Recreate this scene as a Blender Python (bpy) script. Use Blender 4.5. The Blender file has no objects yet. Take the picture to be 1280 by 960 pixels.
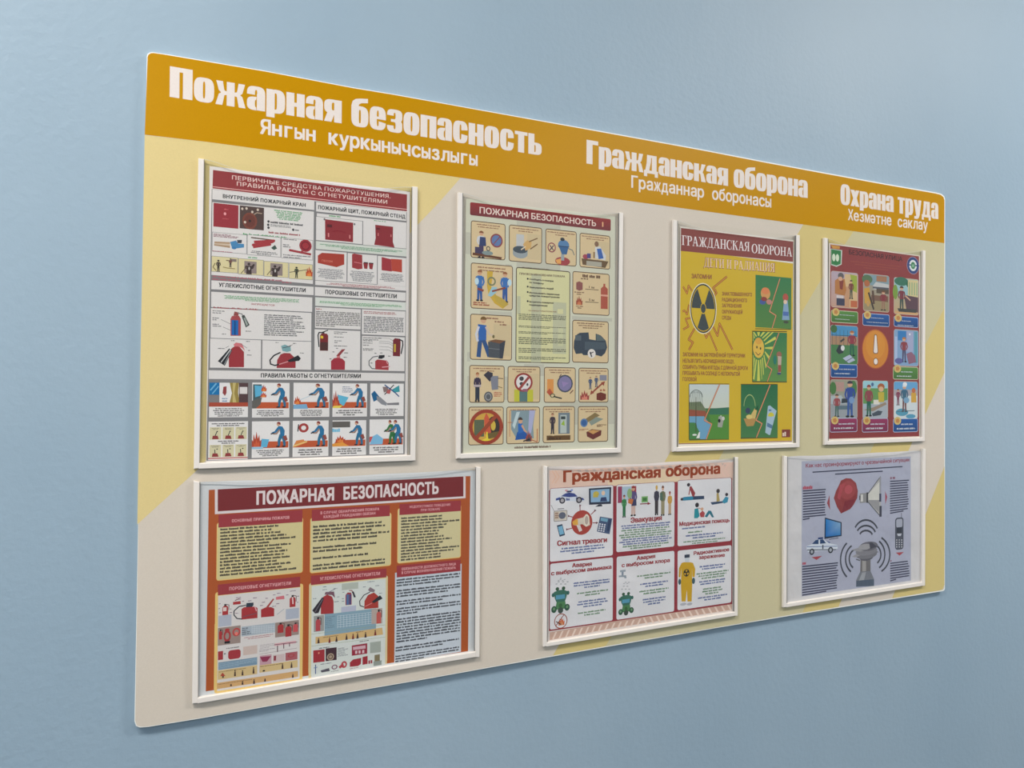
import bpy, bmesh, math, random
from mathutils import Matrix, Vector
from mathutils.geometry import delaunay_2d_cdt
from contextlib import contextmanager

SC = bpy.context.scene
COL = SC.collection

# ------------------------------------------------------------------ camera, light, exposure
# world: wall plane y = 0 (room on the -y side), board face at y = -BT, z up, metres
BT = 0.006                     # board face stands 6 mm off the wall
BX0, BZ0 = 0.0, 1.30           # lower left corner of the board
F_PX = 930.0
CAM = (BX0 + 0.0140, -BT - 0.8060, BZ0 + 0.3257)
YAW, PITCH, ROLL = -0.4388, 0.0090, 0.0061

cam_d = bpy.data.cameras.new('camera')
cam_d.sensor_fit = 'HORIZONTAL'; cam_d.sensor_width = 36.0
cam_d.lens = F_PX * 36.0 / 1280.0
cam_d.clip_start = 0.01
cam = bpy.data.objects.new('camera', cam_d); COL.objects.link(cam)
R3 = Matrix.Rotation(YAW, 3, 'Z') @ Matrix.Rotation(math.pi/2 + PITCH, 3, 'X') @ Matrix.Rotation(ROLL, 3, 'Z')
M4 = R3.to_4x4(); M4.translation = Vector(CAM)
cam.matrix_world = M4
SC.camera = cam

SC.view_settings.view_transform = 'Standard'
SC.view_settings.look = 'None'
SC.view_settings.gamma = 1.0
SC.view_settings.use_curve_mapping = False
SC.view_settings.exposure = 0.0

world = bpy.data.worlds.new('world'); SC.world = world; world.use_nodes = True
world.node_tree.nodes['Background'].inputs[0].default_value = (0.75, 0.85, 1.0, 1)
world.node_tree.nodes['Background'].inputs[1].default_value = 0.35

ROOM_X0, ROOM_X1, ROOM_Y0, ROOM_H = -1.9, 3.4, -3.6, 2.9
K_LIGHT = 0.86                 # brightness of a white surface on the board; turns seen colours into surface colours

def area(name, loc, size, power, col, rot=(0, 0, 0)):
    d = bpy.data.lights.new(name, 'AREA'); d.shape = 'RECTANGLE'
    d.size, d.size_y = size; d.energy = power; d.color = col
    o = bpy.data.objects.new(name, d); COL.objects.link(o)
    o.location = loc; o.rotation_euler = rot
    return o
LAMPS = [(-0.75, -0.85), (2.0, -1.05), (-0.75, -2.6), (2.05, -2.6)]
for i, (lx, ly) in enumerate(LAMPS):
    area('ceiling_lamp_light', (lx, ly, ROOM_H - 0.07), (1.15, 0.26), 31.5 if ly > -2 else 16, (1.0, 0.945, 0.885))

# ------------------------------------------------------------------ helpers
def lin(c):
    c = c / 255.0
    return c / 12.92 if c <= 0.04045 else ((c + 0.055) / 1.055) ** 2.4
def alb(c, k=None):
    k = k or K_LIGHT
    return tuple(min(0.93, lin(v) / k) for v in c) + (1.0,)

def unproj(px, py, d):
    """point of the vertical plane y = -(BT + d) seen at pixel (px, py); gives plane coordinates (X, Z)"""
    v = R3 @ Vector(((px - 640.0) / F_PX, -(py - 480.0) / F_PX, -1.0))
    t = (-(BT + d) - CAM[1]) / v.y
    return (CAM[0] + t * v.x, CAM[2] + t * v.z)

def principled(name, base=(0.8, 0.8, 0.8, 1), rough=0.5, spec=0.5):
    m = bpy.data.materials.new(name); m.use_nodes = True
    b = m.node_tree.nodes['Principled BSDF']
    b.inputs['Base Color'].default_value = base
    b.inputs['Roughness'].default_value = rough
    b.inputs['Specular IOR Level'].default_value = spec
    return m, m.node_tree, b
def noise_bump(nt, b, scale, strength, dist=0.001, detail=3, stretch=None):
    tc = nt.nodes.new('ShaderNodeNewGeometry')
    src = tc.outputs['Position']
    if stretch:
        mp = nt.nodes.new('ShaderNodeMapping'); mp.inputs['Scale'].default_value = stretch
        nt.links.new(src, mp.inputs['Vector']); src = mp.outputs['Vector']
    n = nt.nodes.new('ShaderNodeTexNoise'); n.inputs['Scale'].default_value = scale; n.inputs['Detail'].default_value = detail
    nt.links.new(src, n.inputs['Vector'])
    bp = nt.nodes.new('ShaderNodeBump'); bp.inputs['Strength'].default_value = strength; bp.inputs['Distance'].default_value = dist
    nt.links.new(n.outputs['Fac'], bp.inputs['Height'])
    nt.links.new(bp.outputs['Normal'], b.inputs['Normal'])
    return n, bp

def print_mat(name, rough, spec, bump=None):
    m, nt, b = principled(name, rough=rough, spec=spec)
    a = nt.nodes.new('ShaderNodeAttribute'); a.attribute_name = 'Col'
    g = nt.nodes.new('ShaderNodeNewGeometry')
    n = nt.nodes.new('ShaderNodeTexNoise'); n.inputs['Scale'].default_value = 900; n.inputs['Detail'].default_value = 1
    nt.links.new(g.outputs['Position'], n.inputs['Vector'])
    mr = nt.nodes.new('ShaderNodeMapRange'); mr.inputs['To Min'].default_value = 0.955; mr.inputs['To Max'].default_value = 1.045
    nt.links.new(n.outputs['Fac'], mr.inputs['Value'])
    vm = nt.nodes.new('ShaderNodeVectorMath'); vm.operation = 'SCALE'
    nt.links.new(a.outputs['Color'], vm.inputs[0]); nt.links.new(mr.outputs['Result'], vm.inputs['Scale'])
    nt.links.new(vm.outputs['Vector'], b.inputs['Base Color'])
    if bump:
        noise_bump(nt, b, *bump)
    return m
MAT_PRINT = print_mat('printed_paper', 0.55, 0.35, (14, 0.25, 0.004, 2))
MAT_CREASED = print_mat('creased_printed_paper', 0.5, 0.4, (16, 0.9, 0.006, 3))
MAT_BOARD = print_mat('printed_board_film', 0.3, 0.16)
m, nt, b = principled('white_plastic_rail', alb((226, 219, 212)), 0.35, 0.5); MAT_RAIL = m
noise_bump(nt, b, 60, 0.08)
m, nt, b = principled('white_board_core', alb((236, 234, 226)), 0.55, 0.4); MAT_CORE = m
noise_bump(nt, b, 300, 0.1)

def clear_material():
    m = bpy.data.materials.new('clear_film'); m.use_nodes = True
    nt = m.node_tree; nt.nodes.clear()
    out = nt.nodes.new('ShaderNodeOutputMaterial')
    tr = nt.nodes.new('ShaderNodeBsdfTransparent'); tr.inputs[0].default_value = (0.965, 0.97, 0.968, 1)
    gl = nt.nodes.new('ShaderNodeBsdfGlossy'); gl.inputs['Roughness'].default_value = 0.07
    fr = nt.nodes.new('ShaderNodeFresnel'); fr.inputs['IOR'].default_value = 1.36
    mx = nt.nodes.new('ShaderNodeMixShader')
    g = nt.nodes.new('ShaderNodeNewGeometry')
    mp = nt.nodes.new('ShaderNodeMapping'); mp.inputs['Scale'].default_value = (1, 1, 0.45)
    n = nt.nodes.new('ShaderNodeTexNoise'); n.inputs['Scale'].default_value = 11; n.inputs['Detail'].default_value = 2
    bp = nt.nodes.new('ShaderNodeBump'); bp.inputs['Strength'].default_value = 0.35; bp.inputs['Distance'].default_value = 0.006
    nt.links.new(g.outputs['Position'], mp.inputs['Vector']); nt.links.new(mp.outputs['Vector'], n.inputs['Vector'])
    nt.links.new(n.outputs['Fac'], bp.inputs['Height'])
    nt.links.new(bp.outputs['Normal'], gl.inputs['Normal'])
    mn = nt.nodes.new('ShaderNodeMath'); mn.operation = 'MINIMUM'; mn.inputs[1].default_value = 0.10
    nt.links.new(fr.outputs[0], mn.inputs[0]); nt.links.new(mn.outputs[0], mx.inputs[0]); nt.links.new(tr.outputs[0], mx.inputs[1]); nt.links.new(gl.outputs[0], mx.inputs[2])
    nt.links.new(mx.outputs[0], out.inputs[0])
    return m
MAT_FILM = clear_material()
MAT_BACK = bpy.data.materials.new('back_film'); MAT_BACK.use_nodes = True
_n = MAT_BACK.node_tree; _n.nodes.clear()
_o = _n.nodes.new('ShaderNodeOutputMaterial'); _t = _n.nodes.new('ShaderNodeBsdfTransparent'); _t.inputs[0].default_value = (0.975, 0.98, 0.975, 1)
_n.links.new(_t.outputs[0], _o.inputs[0])
m, nt, b = principled('grey_gap_shade', (0.24, 0.235, 0.23, 1), 0.4, 0.4); MAT_GAP_SHADE = m; noise_bump(nt, b, 60, 0.05)  # dark grey that paints the shade in the gap beside the rails
m, nt, b = principled('film_cut_edge', (0.62, 0.63, 0.62, 1), 0.3, 0.5); MAT_EDGE = m

def link_mesh(name, verts, faces, mat, parent=None, cols=None):
    me = bpy.data.meshes.new(name); me.from_pydata(verts, [], faces); me.update()
    me.materials.append(mat)
    if cols is not None:
        at = me.color_attributes.new('Col', 'FLOAT_COLOR', 'CORNER')
        flat = []
        for f, c in zip(faces, cols):
            if isinstance(c[0], (tuple, list)):
                for cc in c: flat.extend(cc)
            else:
                for _ in f: flat.extend(c)
        at.data.foreach_set('color', flat)
    o = bpy.data.objects.new(name, me); COL.objects.link(o)
    if parent: o.parent = parent
    return o
def empty(name, loc, label, cat, group=None):
    o = bpy.data.objects.new(name, None); COL.objects.link(o); o.location = loc
    o.empty_display_size = 0.05
    o['label'] = label; o['category'] = cat
    if group: o['group'] = group
    return o

# ------------------------------------------------------------------ lettering taken from Blender's own built-in font
_fc = {}
def union(fs, eps=1e-5):
    """merge overlapping flat pieces into triangles that no longer overlap"""
    if len(fs) < 2: return fs
    V = []; P = []
    for q in fs:
        ar = sum(q[i][0] * q[(i + 1) % len(q)][1] - q[(i + 1) % len(q)][0] * q[i][1] for i in range(len(q)))
        if abs(ar) < 1e-12: continue
        if ar < 0: q = q[::-1]
        P.append(list(range(len(V), len(V) + len(q)))); V += [Vector(p) for p in q]
    ov, oe, of, _, _, og = delaunay_2d_cdt(V, [], P, 0, eps)
    out = []
    for f, g in zip(of, og):
        if g: out.append([(ov[i].x, ov[i].y) for i in f])
    return out
def _fmesh(s, off):
    """outline of a glyph from the built-in font, filled with our own triangulation"""
    c = bpy.data.curves.new('t', 'FONT'); c.body = s; c.resolution_u = 2; c.fill_mode = 'NONE'
    o = bpy.data.objects.new('t', c); COL.objects.link(o)
    dg = bpy.context.evaluated_depsgraph_get()
    e = o.evaluated_get(dg); me = e.to_mesh()
    V = [Vector((p.co.x, p.co.y)) for p in me.vertices]; E = [tuple(k.vertices) for k in me.edges]
    e.to_mesh_clear(); bpy.data.objects.remove(o); bpy.data.curves.remove(c)
    if len(s) > 1: return [(p.x, p.y) for p in V], []
    seg = [(V[i], V[j]) for i, j in E]
    ov, oe, of = delaunay_2d_cdt(V, E, [], 0, 1e-6)[:3]
    f = []
    for t in of:
        cx = sum(ov[i].x for i in t) / len(t); cy = sum(ov[i].y for i in t) / len(t)
        n = 0
        for p, q in seg:
            if (p.y > cy) != (q.y > cy) and cx < p.x + (cy - p.y) * (q.x - p.x) / (q.y - p.y): n += 1
        if n % 2: f.append(tuple(t))
    return [(p.x, p.y) for p in ov], f
def fglyph(ch, off):
    k = (ch, off)
    if k not in _fc:
        if ch == ' ':
            _fc[k] = ([], [], 0.32)
        else:
            if 'HH' not in _fc:
                _fc['HH'] = max(p[0] for p in _fmesh('НН', 0)[0]); _fc['cap'] = max(p[1] for p in _fmesh('Н', 0)[0])
            v, f = _fmesh(ch, 0)
            adv = max(p[0] for p in _fmesh('Н' + ch + 'Н', 0)[0]) - _fc['HH']
            cap = _fc['cap']
            b_ = off / cap
            mv = ((0, 0),) if off == 0 else ((b_, .6 * b_), (-b_, .6 * b_), (b_, -.6 * b_), (-b_, -.6 * b_))
            vv = []; ff = []
            for dx, dy in mv:                     # bold: the glyph printed four times, a hair apart
                n0 = len(vv); vv += [(x / cap + dx, y / cap + dy) for x, y in v]; ff += [tuple(n0 + i for i in q) for q in f]
            _fc[k] = (vv, ff, adv / cap)
    return _fc[k]
def font_faces(s, bold=0.0, mono=0.0, track=0.0):
    """faces (lists of points) of a line of text, cap height 1; returns faces, width"""
    x = 0.0; out = []
    for ch in s:
        v, f, a = fglyph(ch, bold)
        if mono:
            w = (max(p[0] for p in v) - min(p[0] for p in v)) if v else 0
            s_ = min(1.0, mono * 0.92 / w) if w else 1
            m0 = min(p[0] for p in v) if v else 0
            dx = x + (mono - w * s_) / 2 - m0 * s_
            for q in f: out.append([(v[i][0] * s_ + dx, v[i][1]) for i in q])
            x += mono
        else:
            for q in f: out.append([(v[i][0] + x, v[i][1]) for i in q])
            x += a + track
    sub = []
    for ch in s:
        n = len(fglyph(ch, bold)[1]); m_ = 4 if bold else 1
        sub += [j * m_ // n for j in range(n)] if n else []
    font_faces.sub = sub
    if out:
        lo = min(p[0] for q in out for p in q); hi = max(p[0] for q in out for p in q)
    else: lo, hi = 0, 1
    return [[(px - lo, py) for px, py in q] for q in out], hi - lo

# glyph sets drawn by hand: heavy poster grotesque and a condensed roman
def _ring(o, i, a0=0, a1=360, e=3.2, n=28):
    (ax0, ay0, ax1, ay1), (bx0, by0, bx1, by1) = o, i
    def pt(x0, y0, x1, y1, a, ee):
        c, s = math.cos(math.radians(a)), math.sin(math.radians(a))
        f = lambda t: math.copysign(abs(t) ** (2 / ee), t)
        return ((x0 + x1) / 2 + f(c) * (x1 - x0) / 2, (y0 + y1) / 2 + f(s) * (y1 - y0) / 2)
    k = max(3, int(n * abs(a1 - a0) / 360)); fs = []
    for j in range(k):
        p, q = a0 + (a1 - a0) * j / k, a0 + (a1 - a0) * (j + 1) / k
        fs.append([pt(ax0, ay0, ax1, ay1, p, e), pt(ax0, ay0, ax1, ay1, q, e), pt(bx0, by0, bx1, by1, q, e), pt(bx0, by0, bx1, by1, p, e)])
    return fs
def _r(x0, y0, x1, y1): return [[(x0, y0), (x1, y0), (x1, y1), (x0, y1)]]
def _p(*a): return [list(a)]
XH = 0.80
HEAVY = {
 'П': (.66, _r(0,0,.28,1) + _r(.38,0,.66,1) + _r(.27,.85,.39,1)),
 'Г': (.54, _r(0,0,.28,1) + _r(.27,.83,.54,1)),
 'О': (.66, _ring((0,-.01,.66,1.01), (.285,.14,.375,.86))),
 'о': (.60, _ring((0,-.01,.60,.81), (.265,.12,.335,.68))),
 'а': (.57, _r(.31,0,.57,.56) + _ring((0,.23,.57,.81), (.25,.34,.32,.69), 0, 180) + _ring((0,-.01,.60,.45), (.25,.1,.33,.35), 90, 270)),
 'р': (.60, _r(0,-.16,.265,.8) + _ring((0,-.01,.60,.81), (.265,.12,.335,.68), -90, 90) + _r(.26,.68,.31,.81) + _r(.26,-.01,.31,.12)),
 'н': (.60, _r(0,0,.26,.8) + _r(.34,0,.6,.8) + _r(.25,.33,.35,.47)),
 'я': (.60, _r(.34,0,.6,.8) + _ring((0,.30,.6,.80), (.26,.42,.34,.69), 90, 270) + _r(.29,.69,.35,.8) + _r(.29,.30,.35,.42) + _p((0,0),(.25,0),(.36,.33),(.12,.36))),
 'б': (.60, _ring((0,-.01,.6,.72), (.265,.12,.335,.59)) + _p((0,.33),(.24,.33),(.24,.66),(.27,.78),(.35,.83),(.58,.87),(.58,1.02),(.3,.985),(.15,.95),(.04,.86),(0,.7))),
 'е': (.59, _ring((0,-.01,.59,.81), (.26,.12,.33,.68), 0, 349) + _r(.25,.37,.59,.46)),
 'з': (.56, _ring((0,.36,.56,.81), (.24,.47,.31,.69), -90, 180) + _ring((0,-.01,.56,.46), (.24,.11,.31,.35), -180, 90) + _r(.14,.36,.29,.46)),
 'п': (.60, _r(0,0,.26,.8) + _r(.34,0,.6,.8) + _r(.25,.67,.35,.8)),
 'с': (.58, _ring((0,-.01,.58,.81), (.26,.12,.33,.68), 6, 354)),
 'т': (.54, _r(0,.67,.54,.8) + _r(.14,0,.40,.7)),
 'ь': (.58, _r(0,0,.26,.8) + _ring((0,0,.58,.47), (.26,.1,.32,.37), -90, 90) + _r(.25,0,.3,.1) + _r(.25,.37,.3,.47)),
 'д': (.70, _r(0,-.14,.16,.13) + _r(.54,-.14,.70,.13) + _r(.15,0,.55,.13) + _r(.39,.1,.63,.8) + _r(.2,.69,.4,.8) + _p((.06,.12),(.26,.12),(.34,.5),(.35,.7),(.35,.8),(.15,.8),(.13,.45))),
 'к': (.63, _r(0,0,.26,.8) + _p((.24,.36),(.45,.40),(.62,.8),(.40,.8),(.34,.52),(.24,.47)) + _p((.24,.38),(.34,.34),(.39,0),(.64,0),(.52,.36),(.43,.46))),
 'ж': (.92, _r(.34,0,.58,.8) + _p((0,0),(.21,0),(.27,.34),(.36,.36),(.36,.47),(.2,.44),(.1,.36)) + _p((.92,0),(.71,0),(.65,.34),(.56,.36),(.56,.47),(.72,.44),(.82,.36))
        + _p((.02,.8),(.22,.8),(.27,.5),(.36,.47),(.36,.36),(.2,.39),(.1,.48)) + _p((.90,.8),(.70,.8),(.65,.5),(.56,.47),(.56,.36),(.72,.39),(.82,.48))),
 'х': (.61, _p((0,.8),(.27,.8),(.61,0),(.34,0)) + _p((.36,.8),(.60,.8),(.25,0),(0,0))),
 'у': (.60, _p((0,.8),(.26,.8),(.36,.2),(.24,0),(.2,.02)) + _p((.36,.8),(.6,.8),(.47,.06),(.40,-.09),(.28,-.15),(.06,-.15),(.06,-.02),(.17,-.01),(.22,.04),(.3,.3))),
}
def _stem(x, w=.16, s=.09):                    # roman stem with slab serifs
    return _r(x, 0, x + w, 1) + _r(x - s, 0, x + w + s, .05) + _r(x - s, .95, x + w + s, 1)
ROMAN = {
 'Г': (.62, _stem(.10) + _r(.2,.94,.60,1) + _p((.60,1),(.62,.70),(.57,.70),(.52,.94))),
 'Р': (.66, _stem(.10) + _ring((.2,.45,.66,1), (.2,.50,.50,.95), -90, 90, 2.1) + _r(.2,.45,.43,.50) + _r(.2,.95,.43,1)),
 'А': (.80, _p((.30,1),(.42,1),(.16,.05),(.11,.05)) + _p((.34,1),(.46,1),(.74,.05),(.56,.05)) + _r(.22,.3,.6,.36) + _r(.02,0,.26,.05) + _r(.48,0,.82,.05)),
 'Ж': (1.05, _stem(.45,.15) + _p((.06,1),(.14,1),(.42,.52),(.42,.46),(.30,.48)) + _p((.08,0),(.24,0),(.45,.5),(.34,.52)) + _p((.99,1),(.91,1),(.63,.52),(.63,.46),(.75,.48)) + _p((.97,0),(.81,0),(.60,.5),(.71,.52)) + _r(0,.93,.18,1) + _r(.87,.93,1.05,1) + _r(.0,0,.26,.05) + _r(.79,0,1.05,.05)),
 'Д': (.84, _p((.34,1),(.40,.95),(.22,.1),(.14,.06)) + _p((.56,1),(.70,1),(.70,.05),(.56,.05)) + _r(.26,.95,.80,1) + _r(.02,.0,.82,.06) + _r(.02,-.16,.08,.05) + _r(.76,-.16,.82,.05)),
 'Н': (.84, _stem(.10) + _stem(.58) + _r(.2,.47,.62,.53)),
 'С': (.74, _ring((0,-.02,.78,1.02), (.17,.04,.74,.96), 38, 322, 2.1) + _r(.64,.66,.69,1) + _r(.64,0,.69,.34)),
 'К': (.80, _stem(.10) + _p((.26,.46),(.26,.54),(.60,1),(.68,1)) + _p((.34,.54),(.48,.60),(.76,.0),(.58,0)) + _r(.54,.95,.78,1) + _r(.50,0,.82,.05)),
 'Я': (.72, _stem(.48) + _ring((.04,.45,.6,1), (.20,.50,.6,.95), 90, 270, 2.1) + _r(.32,.45,.5,.50) + _r(.32,.95,.5,1) + _p((.04,0),(.18,0),(.38,.46),(.28,.46)) + _r(-.02,0,.22,.05)),
 'О': (.80, _ring((0,-.02,.80,1.02), (.17,.04,.63,.96), 0, 360, 2.1)),
 'Б': (.66, _stem(.10) + _r(.2,.95,.58,1) + _r(.54,.74,.59,1) + _ring((.2,0,.66,.56), (.2,.05,.50,.51), -90, 90, 2.1) + _r(.2,0,.43,.05) + _r(.2,.51,.43,.56)),
 'Е': (.66, _stem(.10) + _r(.2,.95,.60,1) + _r(.56,.76,.61,1) + _r(.2,0,.62,.05) + _r(.58,0,.63,.26) + _r(.2,.48,.45,.53)),
 'Т': (.70, _stem(.27) + _r(0,.95,.70,1) + _r(0,.74,.05,1) + _r(.65,.74,.70,1)),
 'И': (.84, _stem(.10) + _stem(.58) + _p((.24,.12),(.24,.24),(.60,.88),(.60,.76))),
 'Ц': (.88, _stem(.10) + _stem(.58) + _r(.05,0,.86,.06) + _r(.80,-.18,.86,.05)),
}
def set_faces(s, gset, gap=.04, space=.22):
    x = 0.0; out = []
    for ch in s:
        if ch == ' ': x += space; continue
        w, fs = gset[ch]
        if (id(gset), ch) not in _fc: _fc[(id(gset), ch)] = union(fs)
        fs = _fc[(id(gset), ch)]
        for q in fs: out.append([(px + x, py) for px, py in q])
        x += w + gap
    return out, x - gap

# ------------------------------------------------------------------ flat print drawn in layers a few hundredths of a millimetre apart
LAYER = 0.00002
_frames = []
def push(fn): _frames.append(fn)
def F(x, y): return _frames[-1](x, y)
def zoom(ox, oy, s=8.0, d=None):
    """following coordinates are read off a crop of the photograph enlarged s times"""
    depth = S.depth if d is None else d
    del _frames[:]
    push(lambda x, y: unproj(ox + x / s, oy + y / s, depth))
@contextmanager
def box(x0, y0, x1, y1):
    """unit square (u right, v down) laid over a rectangle of the plane"""
    a, c = F(x0, y0), F(x1, y1)
    push(lambda u, v: (a[0] + u * (c[0] - a[0]), a[1] + v * (c[1] - a[1])))
    yield
    _frames.pop()

class Sheet:
    def __init__(s, depth, mat, parent, k=None):
        s.depth, s.mat, s.parent, s.k = depth, mat, parent, k
        s.bb = []; s.lay = []; s.parts = []; s.part('printed_ground')
    def part(s, name):
        s.cur = dict(name=name, v=[], f=[], c=[]); s.parts.append(s.cur)
    def add(s, faces, col, cols=None, sub=None):
        """faces: lists of plane points, all on one layer above whatever they overlap"""
        if not faces: return
        xs = [p[0] for q in faces for p in q]; zs = [p[1] for q in faces for p in q]
        x0, x1, z0, z1 = min(xs), max(xs), min(zs), max(zs)
        e = 0.00005; L = 1
        for (a, b_, c, d), l in zip(s.bb, s.lay):
            if l >= L and a < x1 - e and b_ > x0 + e and c < z1 - e and d > z0 + e: L = l + 1
        s.bb.append((x0, x1, z0, z1)); s.lay.append(L)
        y = -(BT + s.depth + L * LAYER)
        C = alb(col, s.k) if col is not None else None
        P = s.cur
        for n, q in enumerate(faces):
            ar = sum(q[i][0] * q[(i + 1) % len(q)][1] - q[(i + 1) % len(q)][0] * q[i][1] for i in range(len(q)))
            cc = [alb(c, s.k) for c in cols[n]] if cols else None
            if abs(ar) < 1e-12: continue
            if ar < 0:
                q = q[::-1]
                if cc: cc = cc[::-1]
            b0 = len(P['v'])
            yy = y - sub[n] * LAYER * .3 if sub else y
            P['v'].extend((p[0], yy, p[1]) for p in q)
            P['f'].append(tuple(range(b0, b0 + len(q))))
            P['c'].append(cc if cc else C)
    def build(s):
        org = s.parent.location if s.parent else Vector()
        for p in s.parts:
            if not p['f']: continue
            v = [(a - org[0], b_ - org[1], c - org[2]) for a, b_, c in p['v']]
            link_mesh(p['name'], v, p['f'], s.mat, s.parent, p['c'])
S = None
def part(n): S.part(n)
def r(x0, y0, x1, y1, col, c2=None, horiz=False):
    a, c = F(x0, y0), F(x1, y1)
    q = [(a[0], a[1]), (c[0], a[1]), (c[0], c[1]), (a[0], c[1])]
    if c2: S.add([q], None, [[col, c2, c2, col] if horiz else [col, col, c2, c2]])
    else: S.add([q], col)
def pl(pts, col): S.add([[F(*p) for p in pts]], col)
def pls(lst, col): S.add([[F(*p) for p in pts] for pts in lst], col)
def _ell(cx, cy, rx, ry, n, a0=0, a1=360):
    c = F(cx, cy); ax = F(cx + rx, cy)[0] - c[0]; az = c[1] - F(cx, cy + ry)[1]
    return [(c[0] + ax * math.cos(math.radians(a0 + (a1 - a0) * i / n)), c[1] + az * math.sin(math.radians(a0 + (a1 - a0) * i / n))) for i in range(n if a1 - a0 == 360 else n + 1)]
def el(cx, cy, rx, ry, col, n=16): S.add([_ell(cx, cy, rx, ry, n)], col)
def pie(cx, cy, rx, ry, a0, a1, col, n=6): S.add([[F(cx, cy)] + _ell(cx, cy, rx, ry, n, a0, a1)], col)
def er(cx, cy, rx, ry, t, col, n=24, a0=0, a1=360):
    """elliptic ring, t = ring thickness as a share of the radius"""
    o = _ell(cx, cy, rx, ry, n, a0, a1); i = _ell(cx, cy, rx * (1 - t), ry * (1 - t), n, a0, a1)
    m_ = len(o) if a1 - a0 == 360 else len(o) - 1
    S.add([[o[j], o[(j + 1) % len(o)], i[(j + 1) % len(i)], i[j]] for j in range(m_)], col)
def _thick(P, w, w2=None):
    fs = []; n = len(P); w2 = w if w2 is None else w2
    for j in range(n - 1):
        (ax, az), (bx, bz) = P[j], P[j + 1]
        dx, dz = bx - ax, bz - az; L = math.hypot(dx, dz) or 1e-9
        nx, nz = -dz / L, dx / L
        wa = (w + (w2 - w) * j / (n - 1)) / 2; wb = (w + (w2 - w) * (j + 1) / (n - 1)) / 2
        fs.append([(ax + nx * wa, az + nz * wa), (bx + nx * wb, bz + nz * wb), (bx - nx * wb, bz - nz * wb), (ax - nx * wa, az - nz * wa)])
        if j < n - 2:
            fs.append([(bx + wb * math.cos(k * math.pi / 3), bz + wb * math.sin(k * math.pi / 3)) for k in range(6)])
    return fs
def _vlen(x, y, h): return abs(F(x, y)[1] - F(x, y + h)[1])
def ln(pts, w, col, w2=None):
    k = _vlen(pts[0][0], pts[0][1], 1.0)
    q = _thick([F(*p) for p in pts], w * k, None if w2 is None else w2 * k)
    if len(pts) > 2: q = [[(a * .001, b_ * .001) for a, b_ in f] for f in union([[(a * 1000, b_ * 1000) for a, b_ in f] for f in q], 1e-4)]
    S.add(q, col)
def rr(x0, y0, x1, y1, rad, col, line=None, lw=1.0, c2=None):
    """rounded rectangle, optional outline"""
    a, c = F(x0, y0), F(x1, y1)
    k = _vlen(x0, y0, 1.0)
    def outline(g):
        R = max(rad * k - g, 1e-5); X0, X1, Z1, Z0 = a[0] + g, c[0] - g, a[1] - g, c[1] + g
        q = []
        for cx, cz, st in ((X1 - R, Z1 - R, 0), (X0 + R, Z1 - R, 90), (X0 + R, Z0 + R, 180), (X1 - R, Z0 + R, 270)):
            for j in range(5):
                t = math.radians(st + j * 22.5); q.append((cx + R * math.cos(t), cz + R * math.sin(t)))
        return q
    if line is not None: S.add([outline(0)], line)
    g = lw * k if line is not None else 0
    q = outline(g)
    if c2:
        mix = lambda t: tuple(col[i] + (c2[i] - col[i]) * t for i in range(3))
        S.add([q], None, [[mix(min(1, max(0, (a[1] - p[1]) / (a[1] - c[1])))) for p in q]])
    else: S.add([q], col)
def _place(fs, wd, x0, y0, x1, y1, h):
    a, c = F(x0, y0), F(x1, y1); H = _vlen(x0, y0 - h, h)
    return [[(a[0] + (c[0] - a[0]) * px / wd, a[1] + (c[1] - a[1]) * px / wd + H * py) for px, py in q] for q in fs]
def tx(s, x0, y0, x1, y1, h, col, bold=0.0, mono=0.0, track=0.0):
    """a line of text: baseline from (x0,y0) to (x1,y1), cap height h"""
    fs, wd = font_faces(s, bold, mono, track)
    S.add(_place(fs, wd, x0, y0, x1, y1, h), col, None, font_faces.sub)
def gx(s, gset, x0, y0, x1, y1, h, col, gap=.04, space=.22):
    fs, wd = set_faces(s, gset, gap, space)
    S.add(_place(fs, wd, x0, y0, x1, y1, h), col)
RND = random.Random(7)
def tl(x0, y0, x1, y1, n, col, h=0.5, align='j', fill=1.0, dens=0.72, skip=()):
    """small print too fine to read: n lines of words, every letter a stroke of its own"""
    a, c = F(x0, y0), F(x1, y1)
    if a[1] - c[1] < 0.3 * _vlen(x0, y0, y1 - y0): c = (c[0], a[1] - _vlen(x0, y0, y1 - y0))
    pitch = (a[1] - c[1]) / n; gh = pitch * h * 1.22; cw = gh * 0.56; dens = min(.9, dens + .12)
    fs = []
    for k in range(n):
        if k in skip: continue
        zt = a[1] - pitch * (k + 0.5 - h / 2)
        W = (c[0] - a[0])
        if align == 'j': w = W if (k < n - 1 and (k + 1) not in skip) else W * RND.uniform(0.3, 0.8)
        elif align == 'l': w = W * RND.uniform(0.6, 1.0)
        else: w = W * (RND.uniform(0.75, 1.0) if k < n - 1 else RND.uniform(0.4, 0.75))
        w *= fill
        x = a[0] + (W - w) / 2 if align == 'c' else a[0]
        end = x + w
        while x < end - cw * 0.5:
            nl = RND.randint(2, 9)
            for j in range(nl):
                if x > end - cw * 0.5: break
                hh = gh * RND.choice((1, 1, 0.8, 0.8, 0.8))
                fs.append([(x, zt - gh), (x + cw * dens, zt - gh), (x + cw * dens, zt - gh + hh), (x, zt - gh + hh)])
                x += cw
            x += cw * 0.9
    S.add(fs, col)

def tq(x0, y0, x1, pitch, n, col, h=0.5, align='j', fill=1.0, dens=0.72, skip=()):
    """small print: first line top left at (x0, y0), right end at x1, lines pitch apart"""
    a = F(x0, y0); b_ = F(x1, y0); k = _vlen(x0, y0, pitch * n)
    push(lambda u, v: (a[0] + u * (b_[0] - a[0]), a[1] - v * k))
    tl(0, 0, 1, 1, n, col, h, align, fill, dens, skip); _frames.pop()

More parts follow.
